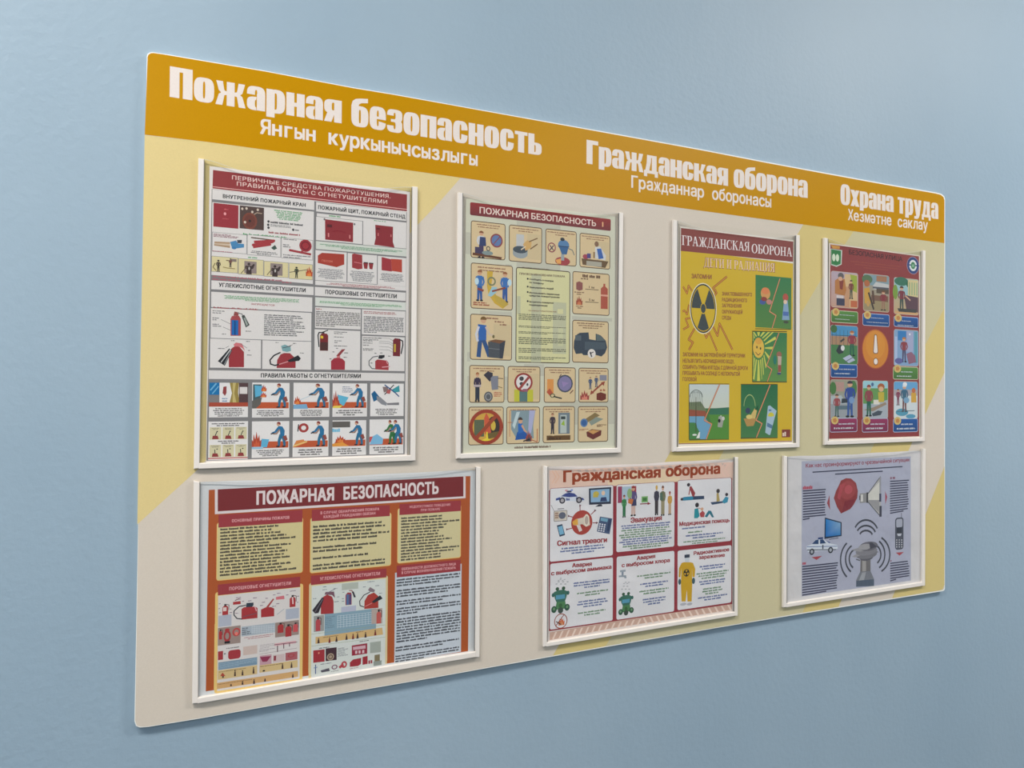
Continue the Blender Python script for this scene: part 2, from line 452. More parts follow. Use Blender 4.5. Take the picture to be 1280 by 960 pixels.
# ------------------------------------------------------------------ the room and the board
def box_mesh(name, x0, y0, z0, x1, y1, z1, mat, kind='structure', parent=None):
    v = [(x, y, z) for x in (x0, x1) for y in (y0, y1) for z in (z0, z1)]
    f = [(0,1,3,2), (4,6,7,5), (0,4,5,1), (2,3,7,6), (0,2,6,4), (1,5,7,3)]
    o = link_mesh(name, v, f, mat, parent)
    if kind: o['kind'] = kind
    return o
def wall_material():
    m, nt, b = principled('blue_wall_paint', alb((147, 168, 184)), 0.5, 0.35)
    g = nt.nodes.new('ShaderNodeNewGeometry')
    n1 = nt.nodes.new('ShaderNodeTexNoise'); n1.inputs['Scale'].default_value = 2.2; n1.inputs['Detail'].default_value = 4
    mp = nt.nodes.new('ShaderNodeMapping'); mp.inputs['Scale'].default_value = (1, 1, 0.5)
    nt.links.new(g.outputs['Position'], mp.inputs['Vector']); nt.links.new(mp.outputs['Vector'], n1.inputs['Vector'])
    cr = nt.nodes.new('ShaderNodeValToRGB')
    cr.color_ramp.elements[0].position = 0.3; cr.color_ramp.elements[0].color = alb((140, 162, 179))
    cr.color_ramp.elements[1].position = 0.7; cr.color_ramp.elements[1].color = alb((152, 172, 187))
    nt.links.new(n1.outputs['Fac'], cr.inputs['Fac']); nt.links.new(cr.outputs['Color'], b.inputs['Base Color'])
    # roller stipple plus filled plaster unevenness
    n2 = nt.nodes.new('ShaderNodeTexNoise'); n2.inputs['Scale'].default_value = 130; n2.inputs['Detail'].default_value = 3
    n3 = nt.nodes.new('ShaderNodeTexNoise'); n3.inputs['Scale'].default_value = 9; n3.inputs['Detail'].default_value = 3
    nt.links.new(g.outputs['Position'], n2.inputs['Vector']); nt.links.new(mp.outputs['Vector'], n3.inputs['Vector'])
    b1 = nt.nodes.new('ShaderNodeBump'); b1.inputs['Strength'].default_value = 0.24; b1.inputs['Distance'].default_value = 0.002
    b2 = nt.nodes.new('ShaderNodeBump'); b2.inputs['Strength'].default_value = 0.2; b2.inputs['Distance'].default_value = 0.008
    nt.links.new(n2.outputs['Fac'], b1.inputs['Height']); nt.links.new(n3.outputs['Fac'], b2.inputs['Height'])
    nt.links.new(b2.outputs['Normal'], b1.inputs['Normal']); nt.links.new(b1.outputs['Normal'], b.inputs['Normal'])
    return m
MAT_WALL = wall_material()
m, nt, b = principled('ceiling_paint', (0.80, 0.80, 0.78, 1), 0.8, 0.2); MAT_CEIL = m; noise_bump(nt, b, 80, 0.1)
m, nt, b = principled('floor_vinyl', (0.16, 0.14, 0.12, 1), 0.45, 0.4); MAT_FLOOR = m; noise_bump(nt, b, 40, 0.1)
m, nt, b = principled('baseboard_paint', (0.55, 0.52, 0.46, 1), 0.5, 0.4); MAT_SKIRT = m
T_ = 0.12
box_mesh('floor', ROOM_X0, ROOM_Y0, -T_, ROOM_X1, 0, 0, MAT_FLOOR)
box_mesh('ceiling', ROOM_X0, ROOM_Y0, ROOM_H, ROOM_X1, 0, ROOM_H + T_, MAT_CEIL)
box_mesh('wall_back', ROOM_X0, 0, 0, ROOM_X1, T_, ROOM_H, MAT_WALL)
box_mesh('wall_left', ROOM_X0 - T_, ROOM_Y0, 0, ROOM_X0, 0, ROOM_H, MAT_WALL)
box_mesh('wall_right', ROOM_X1, ROOM_Y0, 0, ROOM_X1 + T_, 0, ROOM_H, MAT_WALL)
box_mesh('wall_front', ROOM_X0, ROOM_Y0 - T_, 0, ROOM_X1, ROOM_Y0, ROOM_H, MAT_WALL)
box_mesh('baseboard_back', ROOM_X0, -0.015, 0, ROOM_X1, 0, 0.07, MAT_SKIRT)
m, nt, b = principled('lamp_diffuser', (0.9, 0.9, 0.9, 1), 0.5, 0.3); MAT_DIFF = m
b.inputs['Emission Color'].default_value = (1, 0.93, 0.85, 1); b.inputs['Emission Strength'].default_value = 4
for i, (lx, ly) in enumerate(LAMPS):
    e = empty('ceiling_lamp', (lx, ly, ROOM_H), 'long white ceiling lamp outside the picture, ' + ('above the left end of the board', 'above the right end of the board', 'far from the board on the left', 'far from the board on the right')[i], 'lamp', 'ceiling lamps of the room')
    box_mesh('housing', -0.62, -0.16, -0.05, 0.62, 0.16, 0, MAT_CORE, None, e)
    box_mesh('diffuser', -0.60, -0.14, -0.062, 0.60, 0.14, -0.051, MAT_DIFF, None, e)

# ---- board
board = empty('information_board', (0.6, -BT, BZ0),
    'wide printed safety board with ochre header band and white lettering on the blue wall', 'notice board')
def slab(name, pts, d0, d1, mat, parent, bev=0.0):
    """prism between depth d0 (back) and d1 (front) over an outline given in pixels (as seen on its front plane)"""
    P = [unproj(x, y, d1) for x, y in pts]
    cx = sum(p[0] for p in P) / len(P); cz = sum(p[1] for p in P) / len(P)
    ar = sum(P[i][0] * P[(i + 1) % len(P)][1] - P[(i + 1) % len(P)][0] * P[i][1] for i in range(len(P)))
    if ar < 0: P = P[::-1]
    org = parent.location if parent else Vector()
    bm = bmesh.new()
    back = [bm.verts.new((x - org[0], -(BT + d0) - org[1], z - org[2])) for x, z in P]
    front = [bm.verts.new((x - org[0], -(BT + d1) - org[1], z - org[2])) for x, z in P]
    n = len(P)
    ff = bm.faces.new(front); bm.faces.new(back[::-1])
    for i in range(n): bm.faces.new((back[i], back[(i + 1) % n], front[(i + 1) % n], front[i]))
    bm.normal_update()
    if bev: bmesh.ops.bevel(bm, geom=list(ff.edges), offset=bev, segments=2, affect='EDGES', profile=0.5)
    me = bpy.data.meshes.new(name); bm.to_mesh(me); bm.free(); me.materials.append(mat)
    o = bpy.data.objects.new(name, me); COL.objects.link(o); o.parent = parent
    return o
TOP = [(183.5, 70), (184.6, 67), (187.5, 65.3), (191, 65), (203, 66.7), (330, 88), (440, 108.8), (490, 117), (600, 136.8), (760, 165.2), (880, 187), (960, 202.5), (1020, 213.6), (1100, 228.3), (1170, 240.5), (1177, 242.3), (1180.3, 245), (1181.5, 249)]
BOT = [(1181.3, 735.5), (1180.6, 738), (1178, 739.2), (1045, 760.5), (900, 784.5), (760, 808.7), (600, 837), (535, 848.8), (375, 876.2), (250, 898.5), (186, 908.9), (175, 909.8), (170, 907.8), (168, 902)]
slab('board_panel', TOP + BOT, -BT + 0.0005, 0.0, MAT_CORE, board, 0.0004)

S = Sheet(0.0, MAT_BOARD, board)
zoom(0, 0, 1, 0.0)
e_ = 1.3
def shrink(pts):
    cx, cy = 676, 480
    return [(x + (e_ if x < cx else -e_) * 0.8, y + (e_ if y < cy else -e_)) for x, y in pts]
TP, BP = shrink(TOP), shrink(BOT)
BANDB = [(180.8, 168.4), (260, 177.5), (330, 187), (440, 202.6), (490, 210), (600, 225.5), (760, 247.6), (880, 264), (1020, 282.8), (1100, 293.5), (1180.4, 304)]
YEL, YELR, GRN, BEI = (212, 193, 137), (202, 184, 124), (193, 185, 150), (203, 193, 180)
def bandy(x):
    for (a, b_), (c, d) in zip(BANDB, BANDB[1:]):
        if x <= c: return b_ + (d - b_) * (x - a) / (c - a)
    return BANDB[-1][1]
def boty(x):
    B = sorted(BP)
    for (a, b_), (c, d) in zip(B, B[1:]):
        if a <= x <= c and c > a: return b_ + (d - b_) * (x - a) / (c - a)
    return B[-1][1]
part('printed_ground')
pl([p for p in BANDB] + BP, BEI)
BPb = [p for p in BP]
part('diagonal_stripe')
pl([(180.9, 169)] + [(x, y) for x, y in BANDB if x < 575 and x > 181] + [(576, bandy(576)), (548, 254), (522, 281), (246, 588), (171.6, 655.5)], YEL)
part('diagonal_stripe')
pl([(1004, bandy(1004)), (1067, bandy(1067)), (1026, 350), (1004, 387), (898, 575), (757, boty(757)), (691, boty(691)), (832, 575)], YELR)
part('diagonal_stripe')
pl([(1067, bandy(1067)), (1180.4, 304), (1180.4, 385), (1090, 560), (1003, boty(1003)), (757, boty(757)), (898, 575), (1004, 387), (1026, 350)], GRN)
part('diagonal_stripe')
pl([(1180.4, 385), (1180.4, 466), (1160, 510), (1137, 560), (1048, boty(1048)), (1003, boty(1003)), (1090, 560)], YELR)
part('diagonal_stripe')
pl([(1180.5, 583), (1180.5, 731), (1178, 736.5), (1174, 738), (1115, boty(1115)), (1158, 640)], YELR)
part('header_band')
OCH, OCH2 = (205, 150, 8), (203, 158, 52)
pl(TP + BANDB[::-1], (186, 134, 0))
part('title_lettering')
WHT = (222, 212, 206)
gx('Пожарная', HEAVY, 212, 121, 427, 154.3, 38.4, WHT)
gx('безопасность', HEAVY, 439, 156.8, 677, 194.6, 36, WHT)
part('title_lettering')
gx('Гражданская', HEAVY, 733, 204.3, 910, 232.6, 29.8, WHT, .03)
gx('оборона', HEAVY, 917, 233.6, 1009.5, 247.6, 28.2, WHT, .03)
part('title_lettering')
gx('Охрана', HEAVY, 1050.5, 255.3, 1117, 265.3, 25.6, WHT, .03)
gx('труда', HEAVY, 1122, 266.3, 1172.8, 274, 25.3, WHT, .03)
part('subtitle_lettering')
tx('Янгын', 325, 166.8, 394.5, 176.8, 18.5, WHT, .03, .78)
tx('куркынычсызлыгы', 410.5, 179.8, 597, 207.3, 18.5, WHT, .03, .78)
part('subtitle_lettering')
tx('Гражданнар', 789, 234.3, 880, 247.2, 15.2, WHT, .022, .78)
tx('оборонасы', 890, 249, 964, 259.4, 15, WHT, .022, .78)
part('subtitle_lettering')
tx('Хезмәтне', 1060, 274.8, 1114.3, 282, 13.6, WHT, .022, .78)
tx('саклау', 1122, 283.2, 1159.6, 288, 13.4, WHT, .022, .78)
S.build()

# ---- plastic pockets: white rails left, right and below, clear front, open at the top
def pocket(outer, rw, label, scoop, bow=0):
    """outer: TL, TR, BR, BL in pixels; rw: rail widths left, right, bottom in pixels"""
    (ax, ay), (bx, by), (cx, cy), (dx, dy) = outer
    wl, wr, wb = rw
    c = unproj((cx + dx) / 2, (cy + dy) / 2, 0)
    e = empty('poster_pocket', (c[0], -BT, c[1]), label, 'document holder', 'clear plastic pockets with white rails on the board')
    D0, D1 = 0.00045, 0.0042
    slab('side_rail', [(ax, ay), (ax + wl * 1.02, ay + .9 * wl * .2), (dx + wl, dy - .2 - wb * .1), (dx, dy)], D0, D1, MAT_RAIL, e, 0.0007)
    slab('side_rail', [(bx - wr, by - .12 * wr), (bx, by), (cx, cy), (cx - wr, cy + .1)], D0, D1, MAT_RAIL, e, 0.0007)
    slab('bottom_rail', [(dx + wl * .9, dy - wb - .1), (cx - wr * .9, cy - wb * .95), (cx - wr * .9, cy + .1), (dx + wl * .9, dy - .1)], D0, D1 + 0.0003, MAT_RAIL, e, 0.0007)
    def strip(name, q, d, mat):
        P = [unproj(x, y, d) for x, y in q]
        return link_mesh(name, [(x - e.location[0], -d, z - e.location[2]) for x, z in P], [(3, 2, 1, 0)], mat, e)
    strip('back_sheet', [(ax + wl * .8, ay + 1.2), (bx - wr * .8, by + .8), (cx - wr * .8, cy - wb * .8), (dx + wl * .8, dy - wb * .8)], 0.0007, MAT_BACK)
    g = 0.55  # width of the dark strips standing in for shade between rail and film
    slab('rail_gap_shade', [(ax + wl, ay + 1.2), (ax + wl + g, ay + 1.4), (dx + wl + g, dy - wb - .2), (dx + wl, dy - wb)], 0.0008, 0.0034, MAT_GAP_SHADE, e)
    slab('rail_gap_shade', [(bx - wr - g, by + .2), (bx - wr, by + .3), (cx - wr, cy - wb), (cx - wr - g, cy - wb)], 0.0008, 0.0034, MAT_GAP_SHADE, e)
    # clear front with a shallow thumb scoop along its top edge
    d = 0.0030; N = 24; org = e.location
    v = []; f = []
    L0, R0 = (ax + wl * .8, ay + 1.2), (bx - wr * .8, by + .8)
    L1, R1 = (dx + wl * .8, dy - wb * .8), (cx - wr * .8, cy - wb * .8)
    nodes = []
    for i in range(N + 1):
        u = i / N; s_ = min(1, u / .22, (1 - u) / .22); s_ = s_ * s_ * (3 - 2 * s_)
        tx_, ty_ = L0[0] + (R0[0] - L0[0]) * u, L0[1] + (R0[1] - L0[1]) * u + scoop * s_
        ux, uy = L1[0] + (R1[0] - L1[0]) * u, L1[1] + (R1[1] - L1[1]) * u
        bulge = 0.0012 * math.sin(math.pi * u)
        p0 = unproj(ux, uy, d); p1 = unproj(tx_, ty_, d + bulge)
        for j in range(9):
            t = j / 8
            v.append((p0[0] + (p1[0] - p0[0]) * t - org[0], -(BT + d + bulge * t * t) - org[1], p0[1] + (p1[1] - p0[1]) * t - org[2]))
        nodes.append((p1[0] - org[0], -(BT + d + bulge) - org[1], p1[1] - org[2]))
    for i in range(N):
        for j in range(8):
            k = i * 9 + j; f.append((k, k + 9, k + 10, k + 1))
    o = link_mesh('clear_front', v, f, MAT_FILM, e)
    for p in o.data.polygons: p.use_smooth = True
    # cut edge of the film
    v = []; f = []
    for x, y, z in nodes: v += [(x, y - 0.0002, z), (x, y - 0.0002, z - 0.00035), (x, y + 0.0003, z)]
    for i in range(N):
        k = i * 3; f += [(k, k + 1, k + 4, k + 3), (k, k + 3, k + 5, k + 2)]
    link_mesh('film_edge', v, f, MAT_EDGE, e)
    return e
def poster(corners, label, wave=0.0, mat=None, cat='poster', col=(222, 215, 211), cov=None, d=0.0010):
    """a sheet of paper: outline in pixels on the plane d above the board"""
    global S
    c = unproj(sum(p[0] for p in corners) / 4, max(p[1] for p in corners), 0)
    e = empty('safety_poster', (c[0], -BT, c[1]), label, cat)
    mat = mat or MAT_PRINT
    P = [unproj(x, y, d) for x, y in corners]
    org = e.location; N, M = 24, 16
    v = []; f = []; cc = []
    C = alb(col)
    for j in range(M + 1):
        for i in range(N + 1):
            u, t = i / N, j / M
            x = (P[0][0] * (1 - u) + P[1][0] * u) * (1 - t) + (P[3][0] * (1 - u) + P[2][0] * u) * t
            z = (P[0][1] * (1 - u) + P[1][1] * u) * (1 - t) + (P[3][1] * (1 - u) + P[2][1] * u) * t
            if j == 0: z += wave * (0.6 * math.sin(u * 9 + 1) + 0.4 * math.sin(u * 23))
            v.append((x - org[0], -(BT + d) - org[1], z - org[2]))
    for j in range(M):
        for i in range(N):
            k = j * (N + 1) + i; f.append((k + N + 1, k + N + 2, k + 1, k)); cc.append(C)
    o = link_mesh('paper_sheet', v, f, mat, e, cc)
    S = Sheet(d, mat, e)
    return e
PAP = (221, 214, 210)

# ------------------------------------------------------------------ small drawings printed on the posters (unit boxes)
SKIN, BLK, RED, GRY = (205, 160, 130), (32, 32, 36), (140, 55, 55), (112, 109, 110)
BLU, ORG, GRNT = (38, 110, 155), (190, 88, 50), (96, 158, 108)
def man(x0, y0, x1, y1, top, bot, hair=(90, 60, 40), skin=SKIN, pose='stand', extra=None):
    with box(x0, y0, x1, y1):
        if pose == 'stand':
            ln([(.42, .50), (.38, .94)], .10, bot, .07); ln([(.58, .50), (.62, .94)], .10, bot, .07)
            el(.34, .965, .13, .03, BLK, 8); el(.64, .965, .13, .03, BLK, 8)
            pl([(.30, .19), (.70, .19), (.68, .52), (.32, .52)], top)
            ln([(.28, .22), (.18, .38), (.28, .50)], .07, top, .045); ln([(.72, .22), (.82, .38), (.72, .50)], .07, top, .045)
            el(.5, .10, .17, .075, skin, 10); pie(.5, .085, .19, .08, 0, 180, hair)
        elif pose == 'hose':      # leaning to the left with both arms out, cylinder behind
            ln([(.62, .50), (.50, .72), (.48, .95)], .14, bot, .08); ln([(.68, .50), (.78, .72), (.82, .95)], .14, bot, .08)
            el(.42, .96, .12, .03, BLK, 8); el(.76, .96, .12, .03, BLK, 8)
            pl([(.42, .16), (.68, .18), (.82, .34), (.80, .55), (.56, .55), (.54, .36)], top)
            ln([(.48, .22), (.26, .40), (.06, .44)], .10, top, .06); ln([(.52, .30), (.34, .46), (.14, .46)], .06, (160, 130, 115))
            ln([(.0, .47), (.2, .43)], .045, BLK)
            pl([(.70, .58), (.90, .52), (1.0, .70), (.84, .76)], extra or RED)
            el(.44, .09, .10, .075, skin, 10); pie(.46, .08, .12, .085, -30, 160, (130, 50, 45))
        elif pose == 'kneel':
            pl([(.30, .62), (.78, .58), (.86, .92), (.14, .96)], bot); el(.80, .78, .18, .16, bot, 10)
            pl([(.34, .28), (.62, .24), (.74, .62), (.36, .70)], top)
            ln([(.62, .34), (.80, .55), (.98, .66)], .09, skin, .05)
            el(.52, .16, .15, .12, skin, 10); pie(.50, .12, .17, .12, 0, 180, hair)
def flames(x0, y0, x1, y1, c1=(180, 69, 41), c2=(220, 130, 60)):
    with box(x0, y0, x1, y1):
        pl([(0, 1), (0, .5), (.12, .62), (.18, .15), (.34, .5), (.46, 0), (.6, .45), (.76, .2), (.82, .6), (1, .5), (.95, 1)], c1)
        pl([(.15, 1), (.2, .66), (.34, .8), (.46, .4), (.58, .75), (.74, .6), (.8, 1)], c2)
def cyl(x0, y0, x1, y1, body=RED, horn='none', top=BLK, hose=True):
    """fire extinguisher in a unit box"""
    with box(x0, y0, x1, y1):
        pl([(.25, 1), (.25, .40), (.36, .27), (.64, .27), (.76, .40), (.76, 1)], body)
        pl([(.40, .27), (.40, .12), (.30, .02), (.80, .0), (.62, .14), (.60, .27)], top)
        if hose: ln([(.45, .12), (.08, .2), (.0, .5), (.06, .8), (.25, .85)], .045, BLK)
def label_ticks(lst, col=(90, 88, 90), h=6):
    for x, y, w in lst:
        a = F(x, y); b_ = F(x + w, y); k = _vlen(x, y, h)
        push(lambda u, v: (a[0] + u * (b_[0] - a[0]), a[1] - v * k))
        tl(0, 0, 1, 1, 1, col, .5, 'l'); _frames.pop()

# ================================================================== poster 1: fire-fighting equipment
poster([(262, 208), (512.6, 239.6), (509, 571), (257.5, 581)], 'white poster of fire-fighting equipment in the pocket at upper left', 0.0006)
zoom(0, 0, 1)
part('title_band')
pl([(266.3, 212.4), (508.8, 243.1), (508.6, 264.2), (265.6, 235.4)], (142, 54, 56))
pl([(266, 232.9), (508.6, 261.3), (508.6, 262.2), (266, 233.8)], (225, 170, 165))
part('title_text')
tx('ПЕРВИЧНЫЕ СРЕДСТВА ПОЖАРОТУШЕНИЯ.', 290, 224.2, 488, 247.8, 5.1, (232, 205, 198), .012, 0, .06)
tx('ПРАВИЛА РАБОТЫ С ОГНЕТУШИТЕЛЯМИ', 296, 232.0, 484, 254.9, 5.1, (232, 205, 198), .012, 0, .06)
part('grid_ground')
G1 = (124, 122, 123); WC = (217, 212, 210)
pl([(264.8, 236.2), (508.6, 265), (505.8, 567.8), (258, 576)], G1)
part('heading_strip')
r(265.4, 236.6, 392.8, 262.6, WC); r(395.2, 252.4, 507.8, 276.2, WC)
tx('ВНУТРЕННИЙ ПОЖАРНЫЙ КРАН', 278.5, 247.3, 382, 258.6, 4.6, BLK, .04, 0, .08)
tx('ПОЖАРНЫЙ ЩИТ, ПОЖАРНЫЙ СТЕНД', 397.6, 261.2, 506.6, 273.2, 4.6, BLK, .04, 0, .08)
part('picture_panel')
pl([(265.4, 252.6), (392.4, 264.6), (391.2, 355), (264.2, 343.5)], WC)
zoom(240, 190)
r(216, 508, 463, 768, (148, 47, 56)); tl(300, 560, 385, 585, 1, (200, 100, 105), .6, 'c'); el(330, 618, 13, 15, (225, 150, 155)); tl(285, 655, 385, 680, 1, (190, 90, 95), .4, 'c')
r(478, 533, 718, 785, (80, 62, 58)); el(578, 690, 74, 84, (122, 66, 52)); el(578, 690, 56, 66, (104, 56, 48)); el(578, 690, 12, 14, (50, 38, 36))
for x, y in ((503, 568), (545, 565), (658, 578), (603, 600), (530, 702)): el(x, y, 12, 13, (205, 190, 175), 10)
ln([(620, 625), (650, 608), (700, 616)], 9, (170, 150, 130))
tl(820, 572, 1115, 700, 6, GRNT, .62, 'c')
for x, y in ((765, 695), (762, 728), (765, 757), (1012, 778)): el(x, y, 12, 13, (60, 58, 60), 10)
tl(785, 686, 1155, 712, 1, (70, 70, 72), .6, 'l'); tl(785, 718, 1010, 766, 2, (70, 70, 72), .45, 'l'); tl(1030, 772, 1100, 794, 1, (70, 70, 72), .6, 'l')
tl(765, 780, 1170, 822, 1, (150, 70, 75), .35)
part('picture_panel')
zoom(240, 290)
tl(510, -6, 960, 44, 1, GRNT, .42, 'l')
def oc(x0, y0, x1, y1, c, w=4):
    r(x0 - w, y0 - w, x1 + w, y1 + w, G1); r(x0, y0, x1, y1, c)
oc(206, 2, 544, 218, WC); oc(556, 28, 884, 250, WC); oc(897, 58, 1204, 280, WC)
tl(215, 12, 505, 72, 3, (135, 80, 95), .6, 'l'); pl([(225, 95), (380, 102), (380, 160), (220, 135)], (170, 140, 110)); pl([(225, 112), (380, 120), (380, 140), (222, 122)], (200, 180, 160))
pl([(380, 100), (440, 85), (460, 115), (520, 120), (520, 155), (440, 165), (400, 160)], (70, 130, 175)); pl([(450, 80), (500, 80), (495, 112), (455, 112)], (60, 65, 75)); el(420, 160, 25, 14, (60, 120, 170), 8)
tl(205, 178, 535, 222, 1, (175, 95, 110), .35)
ln([(590, 55), (830, 85)], 12, (90, 70, 60)); 
ln([(620, 100), (820, 88), (800, 100), (610, 130), (780, 125), (610, 150)], 26, (160, 54, 59)); pl([(790, 160), (830, 130), (850, 165), (820, 180)], (60, 80, 70))
tl(580, 180, 860, 245, 3, (85, 85, 88), .5, 'c')
el(1135, 138, 62, 62, (155, 47, 56)); er(1135, 138, 46, 46, .3, (120, 30, 42)); ln([(970, 180), (1190, 225)], 22, (155, 54, 61)); ln([(1090, 190), (1110, 205)], 18, (155, 54, 61))
tl(915, 60, 1060, 90, 1, (95, 95, 98), .5, 'l'); tl(910, 115, 985, 160, 2, (95, 95, 98), .45, 'l'); tl(912, 215, 1190, 280, 2, (95, 95, 98), .4)
tl(560, 236, 860, 290, 1, GRNT, .35)
part('picture_panel')
YL = (212, 200, 155)
oc(198, 242, 456, 410, YL); oc(466, 266, 712, 434, YL); oc(723, 292, 960, 456, YL); oc(974, 312, 1202, 478, YL)
part('drawn_figure')
man(232, 275, 295, 400, (72, 62, 52), (60, 52, 46), BLK, (90, 75, 60)); ln([(232, 310), (210, 350), (240, 385)], 8, (120, 105, 60))
r(390, 268, 445, 300, (130, 115, 110)); man(362, 262, 408, 356, (110, 70, 66), (60, 52, 46), BLK, (90, 75, 60)); ln([(340, 283), (375, 288)], 8, (90, 60, 56)); ln([(310, 350), (350, 360), (430, 368)], 8, (150, 130, 80))
for ox in (0, 260):
    r(524 + ox, 290 + ox * .08, 645 + ox, 418 + ox * .08, (140, 125, 122))
    with box(510 + ox, 300 + ox * .09, 650 + ox, 430 + ox * .09):
        el(.42, .14, .10, .12, (60, 48, 44), 10); pl([(.1, .5), (.2, .28), (.6, .28), (.74, .1), (.84, .14), (.72, .5), (.6, .55), (.62, .98), (.22, .98), (.26, .55)], (62, 48, 46))
        el(.44, .5, .06, .14, (190, 185, 180), 8)
ln([(490, 415), (545, 350)], 7, (110, 95, 70)); ln([(750, 430), (800, 370)], 7, (110, 95, 70))
man(1015, 345, 1075, 462, (50, 62, 48), (45, 45, 42), BLK, (70, 65, 55)); ln([(975, 403), (1150, 378)], 6, (90, 70, 60)); flames(1140, 340, 1206, 445)
part('caption')
tl(205, 425, 900, 482, 2, (165, 95, 105), .5); tl(900, 487, 1185, 512, 1, (165, 95, 105), .5)
part('heading_strip')
zoom(0, 0, 1)
r(264.2, 350.4, 392, 369, WC); r(393.6, 358.6, 507, 376.2, WC)
tx('УГЛЕКИСЛОТНЫЕ ОГНЕТУШИТЕЛИ', 273.5, 358.3, 382, 365.2, 4.9, BLK, .04, 0, .06)
tx('ПОРОШКОВЫЕ ОГНЕТУШИТЕЛИ', 406.6, 367.2, 496, 372.8, 4.9, BLK, .04, 0, .06)
part('text_block')
r(264, 364.6, 390.2, 390, WC)
zoom(240, 290)
tl(300, 628, 1095, 720, 4, GRNT, .62, 'c')
tx('ЗАПРЕЩАЕТСЯ', 590, 728, 825, 742, 17, (155, 64, 66), .02)
tl(215, 728, 1180, 782, 1, (150, 69, 73), .34)
part('picture_panel')
zoom(240, 380)
r(188, 40, 1192, 372, WC)
part('drawn_extinguisher')
pl([(385, 318), (385, 150), (400, 120), (470, 118), (488, 150), (488, 318)], (160, 69, 71)); r(396, 160, 462, 312, (20, 98, 170)); ln([(430, 165), (430, 312)], 8, (20, 40, 90))
pl([(415, 118), (425, 75), (470, 85), (462, 118)], (140, 69, 66)); ln([(455, 88), (500, 100), (510, 125)], 9, (120, 120, 122)); pl([(496, 120), (522, 108), (576, 210), (538, 235)], (62, 68, 66)); pl([(515, 140), (530, 135), (560, 205), (545, 222)], (150, 158, 152))
label_ticks([(205, 58, 170), (205, 78, 110), (205, 130, 90), (205, 148, 60), (205, 192, 70), (205, 210, 90), (300, 290, 50), (535, 262, 70)], h=16)
ln([(290, 155), (385, 200)], 4, GRY); ln([(310, 230), (385, 262)], 4, GRY)
part('text_block')
tl(722, 97, 1140, 330, 11, (92, 92, 94), .5, 'l', 1.0, .8)
part('picture_panel')
r(182, 345, 688, 645, WC); r(704, 362, 1190, 658, WC)
part('drawn_extinguisher')
pl([(368, 632), (368, 480), (400, 440), (435, 418), (475, 428), (520, 480), (520, 632)], (150, 47, 53)); pl([(415, 405), (440, 385), (500, 395), (530, 470), (500, 440), (470, 425), (425, 425)], (200, 110, 115))
pl([(258, 572), (372, 445), (402, 462), (328, 618)], BLK); ln([(290, 585), (385, 455)], 10, (190, 190, 192)); ln([(322, 605), (392, 465)], 6, (150, 150, 152))
label_ticks([(390, 358, 50), (540, 366, 50), (260, 436, 70), (560, 456, 30), (550, 502, 55)], h=14); ln([(480, 395), (550, 440)], 4, GRY); ln([(335, 440), (370, 420)], 4, GRY)
pl([(846, 640), (852, 560), (885, 505), (920, 490), (980, 492), (1020, 530), (1036, 560), (1036, 640)], (150, 49, 55)); pl([(905, 470), (890, 420), (930, 405), (985, 430), (990, 470), (950, 480)], (120, 160, 165)); ln([(905, 440), (990, 420)], 8, (80, 90, 95))
ln([(885, 484), (820, 515), (780, 560), (785, 600), (830, 615), (880, 600)], 13, BLK); ln([(870, 604), (960, 575)], 10, (200, 140, 145)); pl([(950, 568), (1060, 512), (1088, 545), (1070, 568), (980, 580)], BLK)
label_ticks([(835, 376, 45), (1010, 386, 50), (1080, 482, 60)], h=14); ln([(1010, 405), (960, 425)], 4, GRY)
part('picture_panel')
zoom(380, 210)
r(128, 452, 1024, 575, WC)
tl(250, 462, 460, 512, 1, GRNT, .4); tl(700, 512, 905, 560, 1, GRNT, .4); 
zoom(380, 210); r(122, 486, 582, 762, WC); r(592, 518, 1022, 806, WC)
pl([(210, 512), (492, 548), (490, 742), (212, 716)], (138, 45, 51)); el(205, 512, 10, 12, GRY, 8); el(505, 562, 9, 12, GRY, 8); r(230, 562, 280, 596, (90, 30, 36)); ln([(245, 650), (245, 690)], 12, (205, 130, 130)); ln([(458, 670), (458, 706)], 12, (205, 130, 130))
er(350, 655, 75, 30, .3, (128, 28, 40), 14, 20, 160)
pl([(712, 568), (890, 588), (888, 740), (906, 796), (702, 768), (716, 700)], (136, 43, 49)); ln([(742, 650), (742, 680)], 9, (200, 120, 120)); ln([(870, 665), (870, 690)], 9, (200, 120, 120)); r(722, 596, 760, 620, (95, 30, 36))
part('caption')
r(120, 730, 1024, 886, (205, 208, 200)); tl(140, 752, 1000, 862, 3, (95, 150, 112), .62, 'c')
part('picture_panel')
zoom(380, 310)
for a in ((115, 20, 425, 342), (437, 50, 728, 362), (738, 78, 1020, 386)): r(*a, WC)
pl([(138, 75), (180, 48), (402, 62), (402, 165), (325, 192), (138, 150)], (162, 59, 45)); tx('ПЕСОК', 178, 134, 288, 146, 19, (205, 120, 100), .02)
pl([(480, 62), (500, 55), (582, 70), (584, 208), (540, 214), (480, 196)], (150, 53, 57)); ln([(500, 140), (575, 155)], 7, (205, 120, 125)); pl([(592, 150), (640, 156), (632, 210), (602, 206)], (140, 45, 49)); pl([(646, 152), (694, 158), (684, 214), (656, 210)], (140, 45, 49)); r(596, 140, 640, 156, (70, 36, 40)); r(650, 146, 694, 160, (70, 36, 40))
pl([(776, 90), (870, 112), (878, 236), (776, 222)], (155, 49, 57)); pl([(870, 108), (980, 116), (980, 244), (878, 230)], (176, 66, 50))
part('caption')
tl(130, 198, 405, 322, 8, (95, 98, 105), .5, 'c'); tl(455, 222, 708, 346, 8, (95, 98, 105), .5, 'c'); tl(755, 246, 1005, 348, 7, (95, 98, 105), .5, 'c')
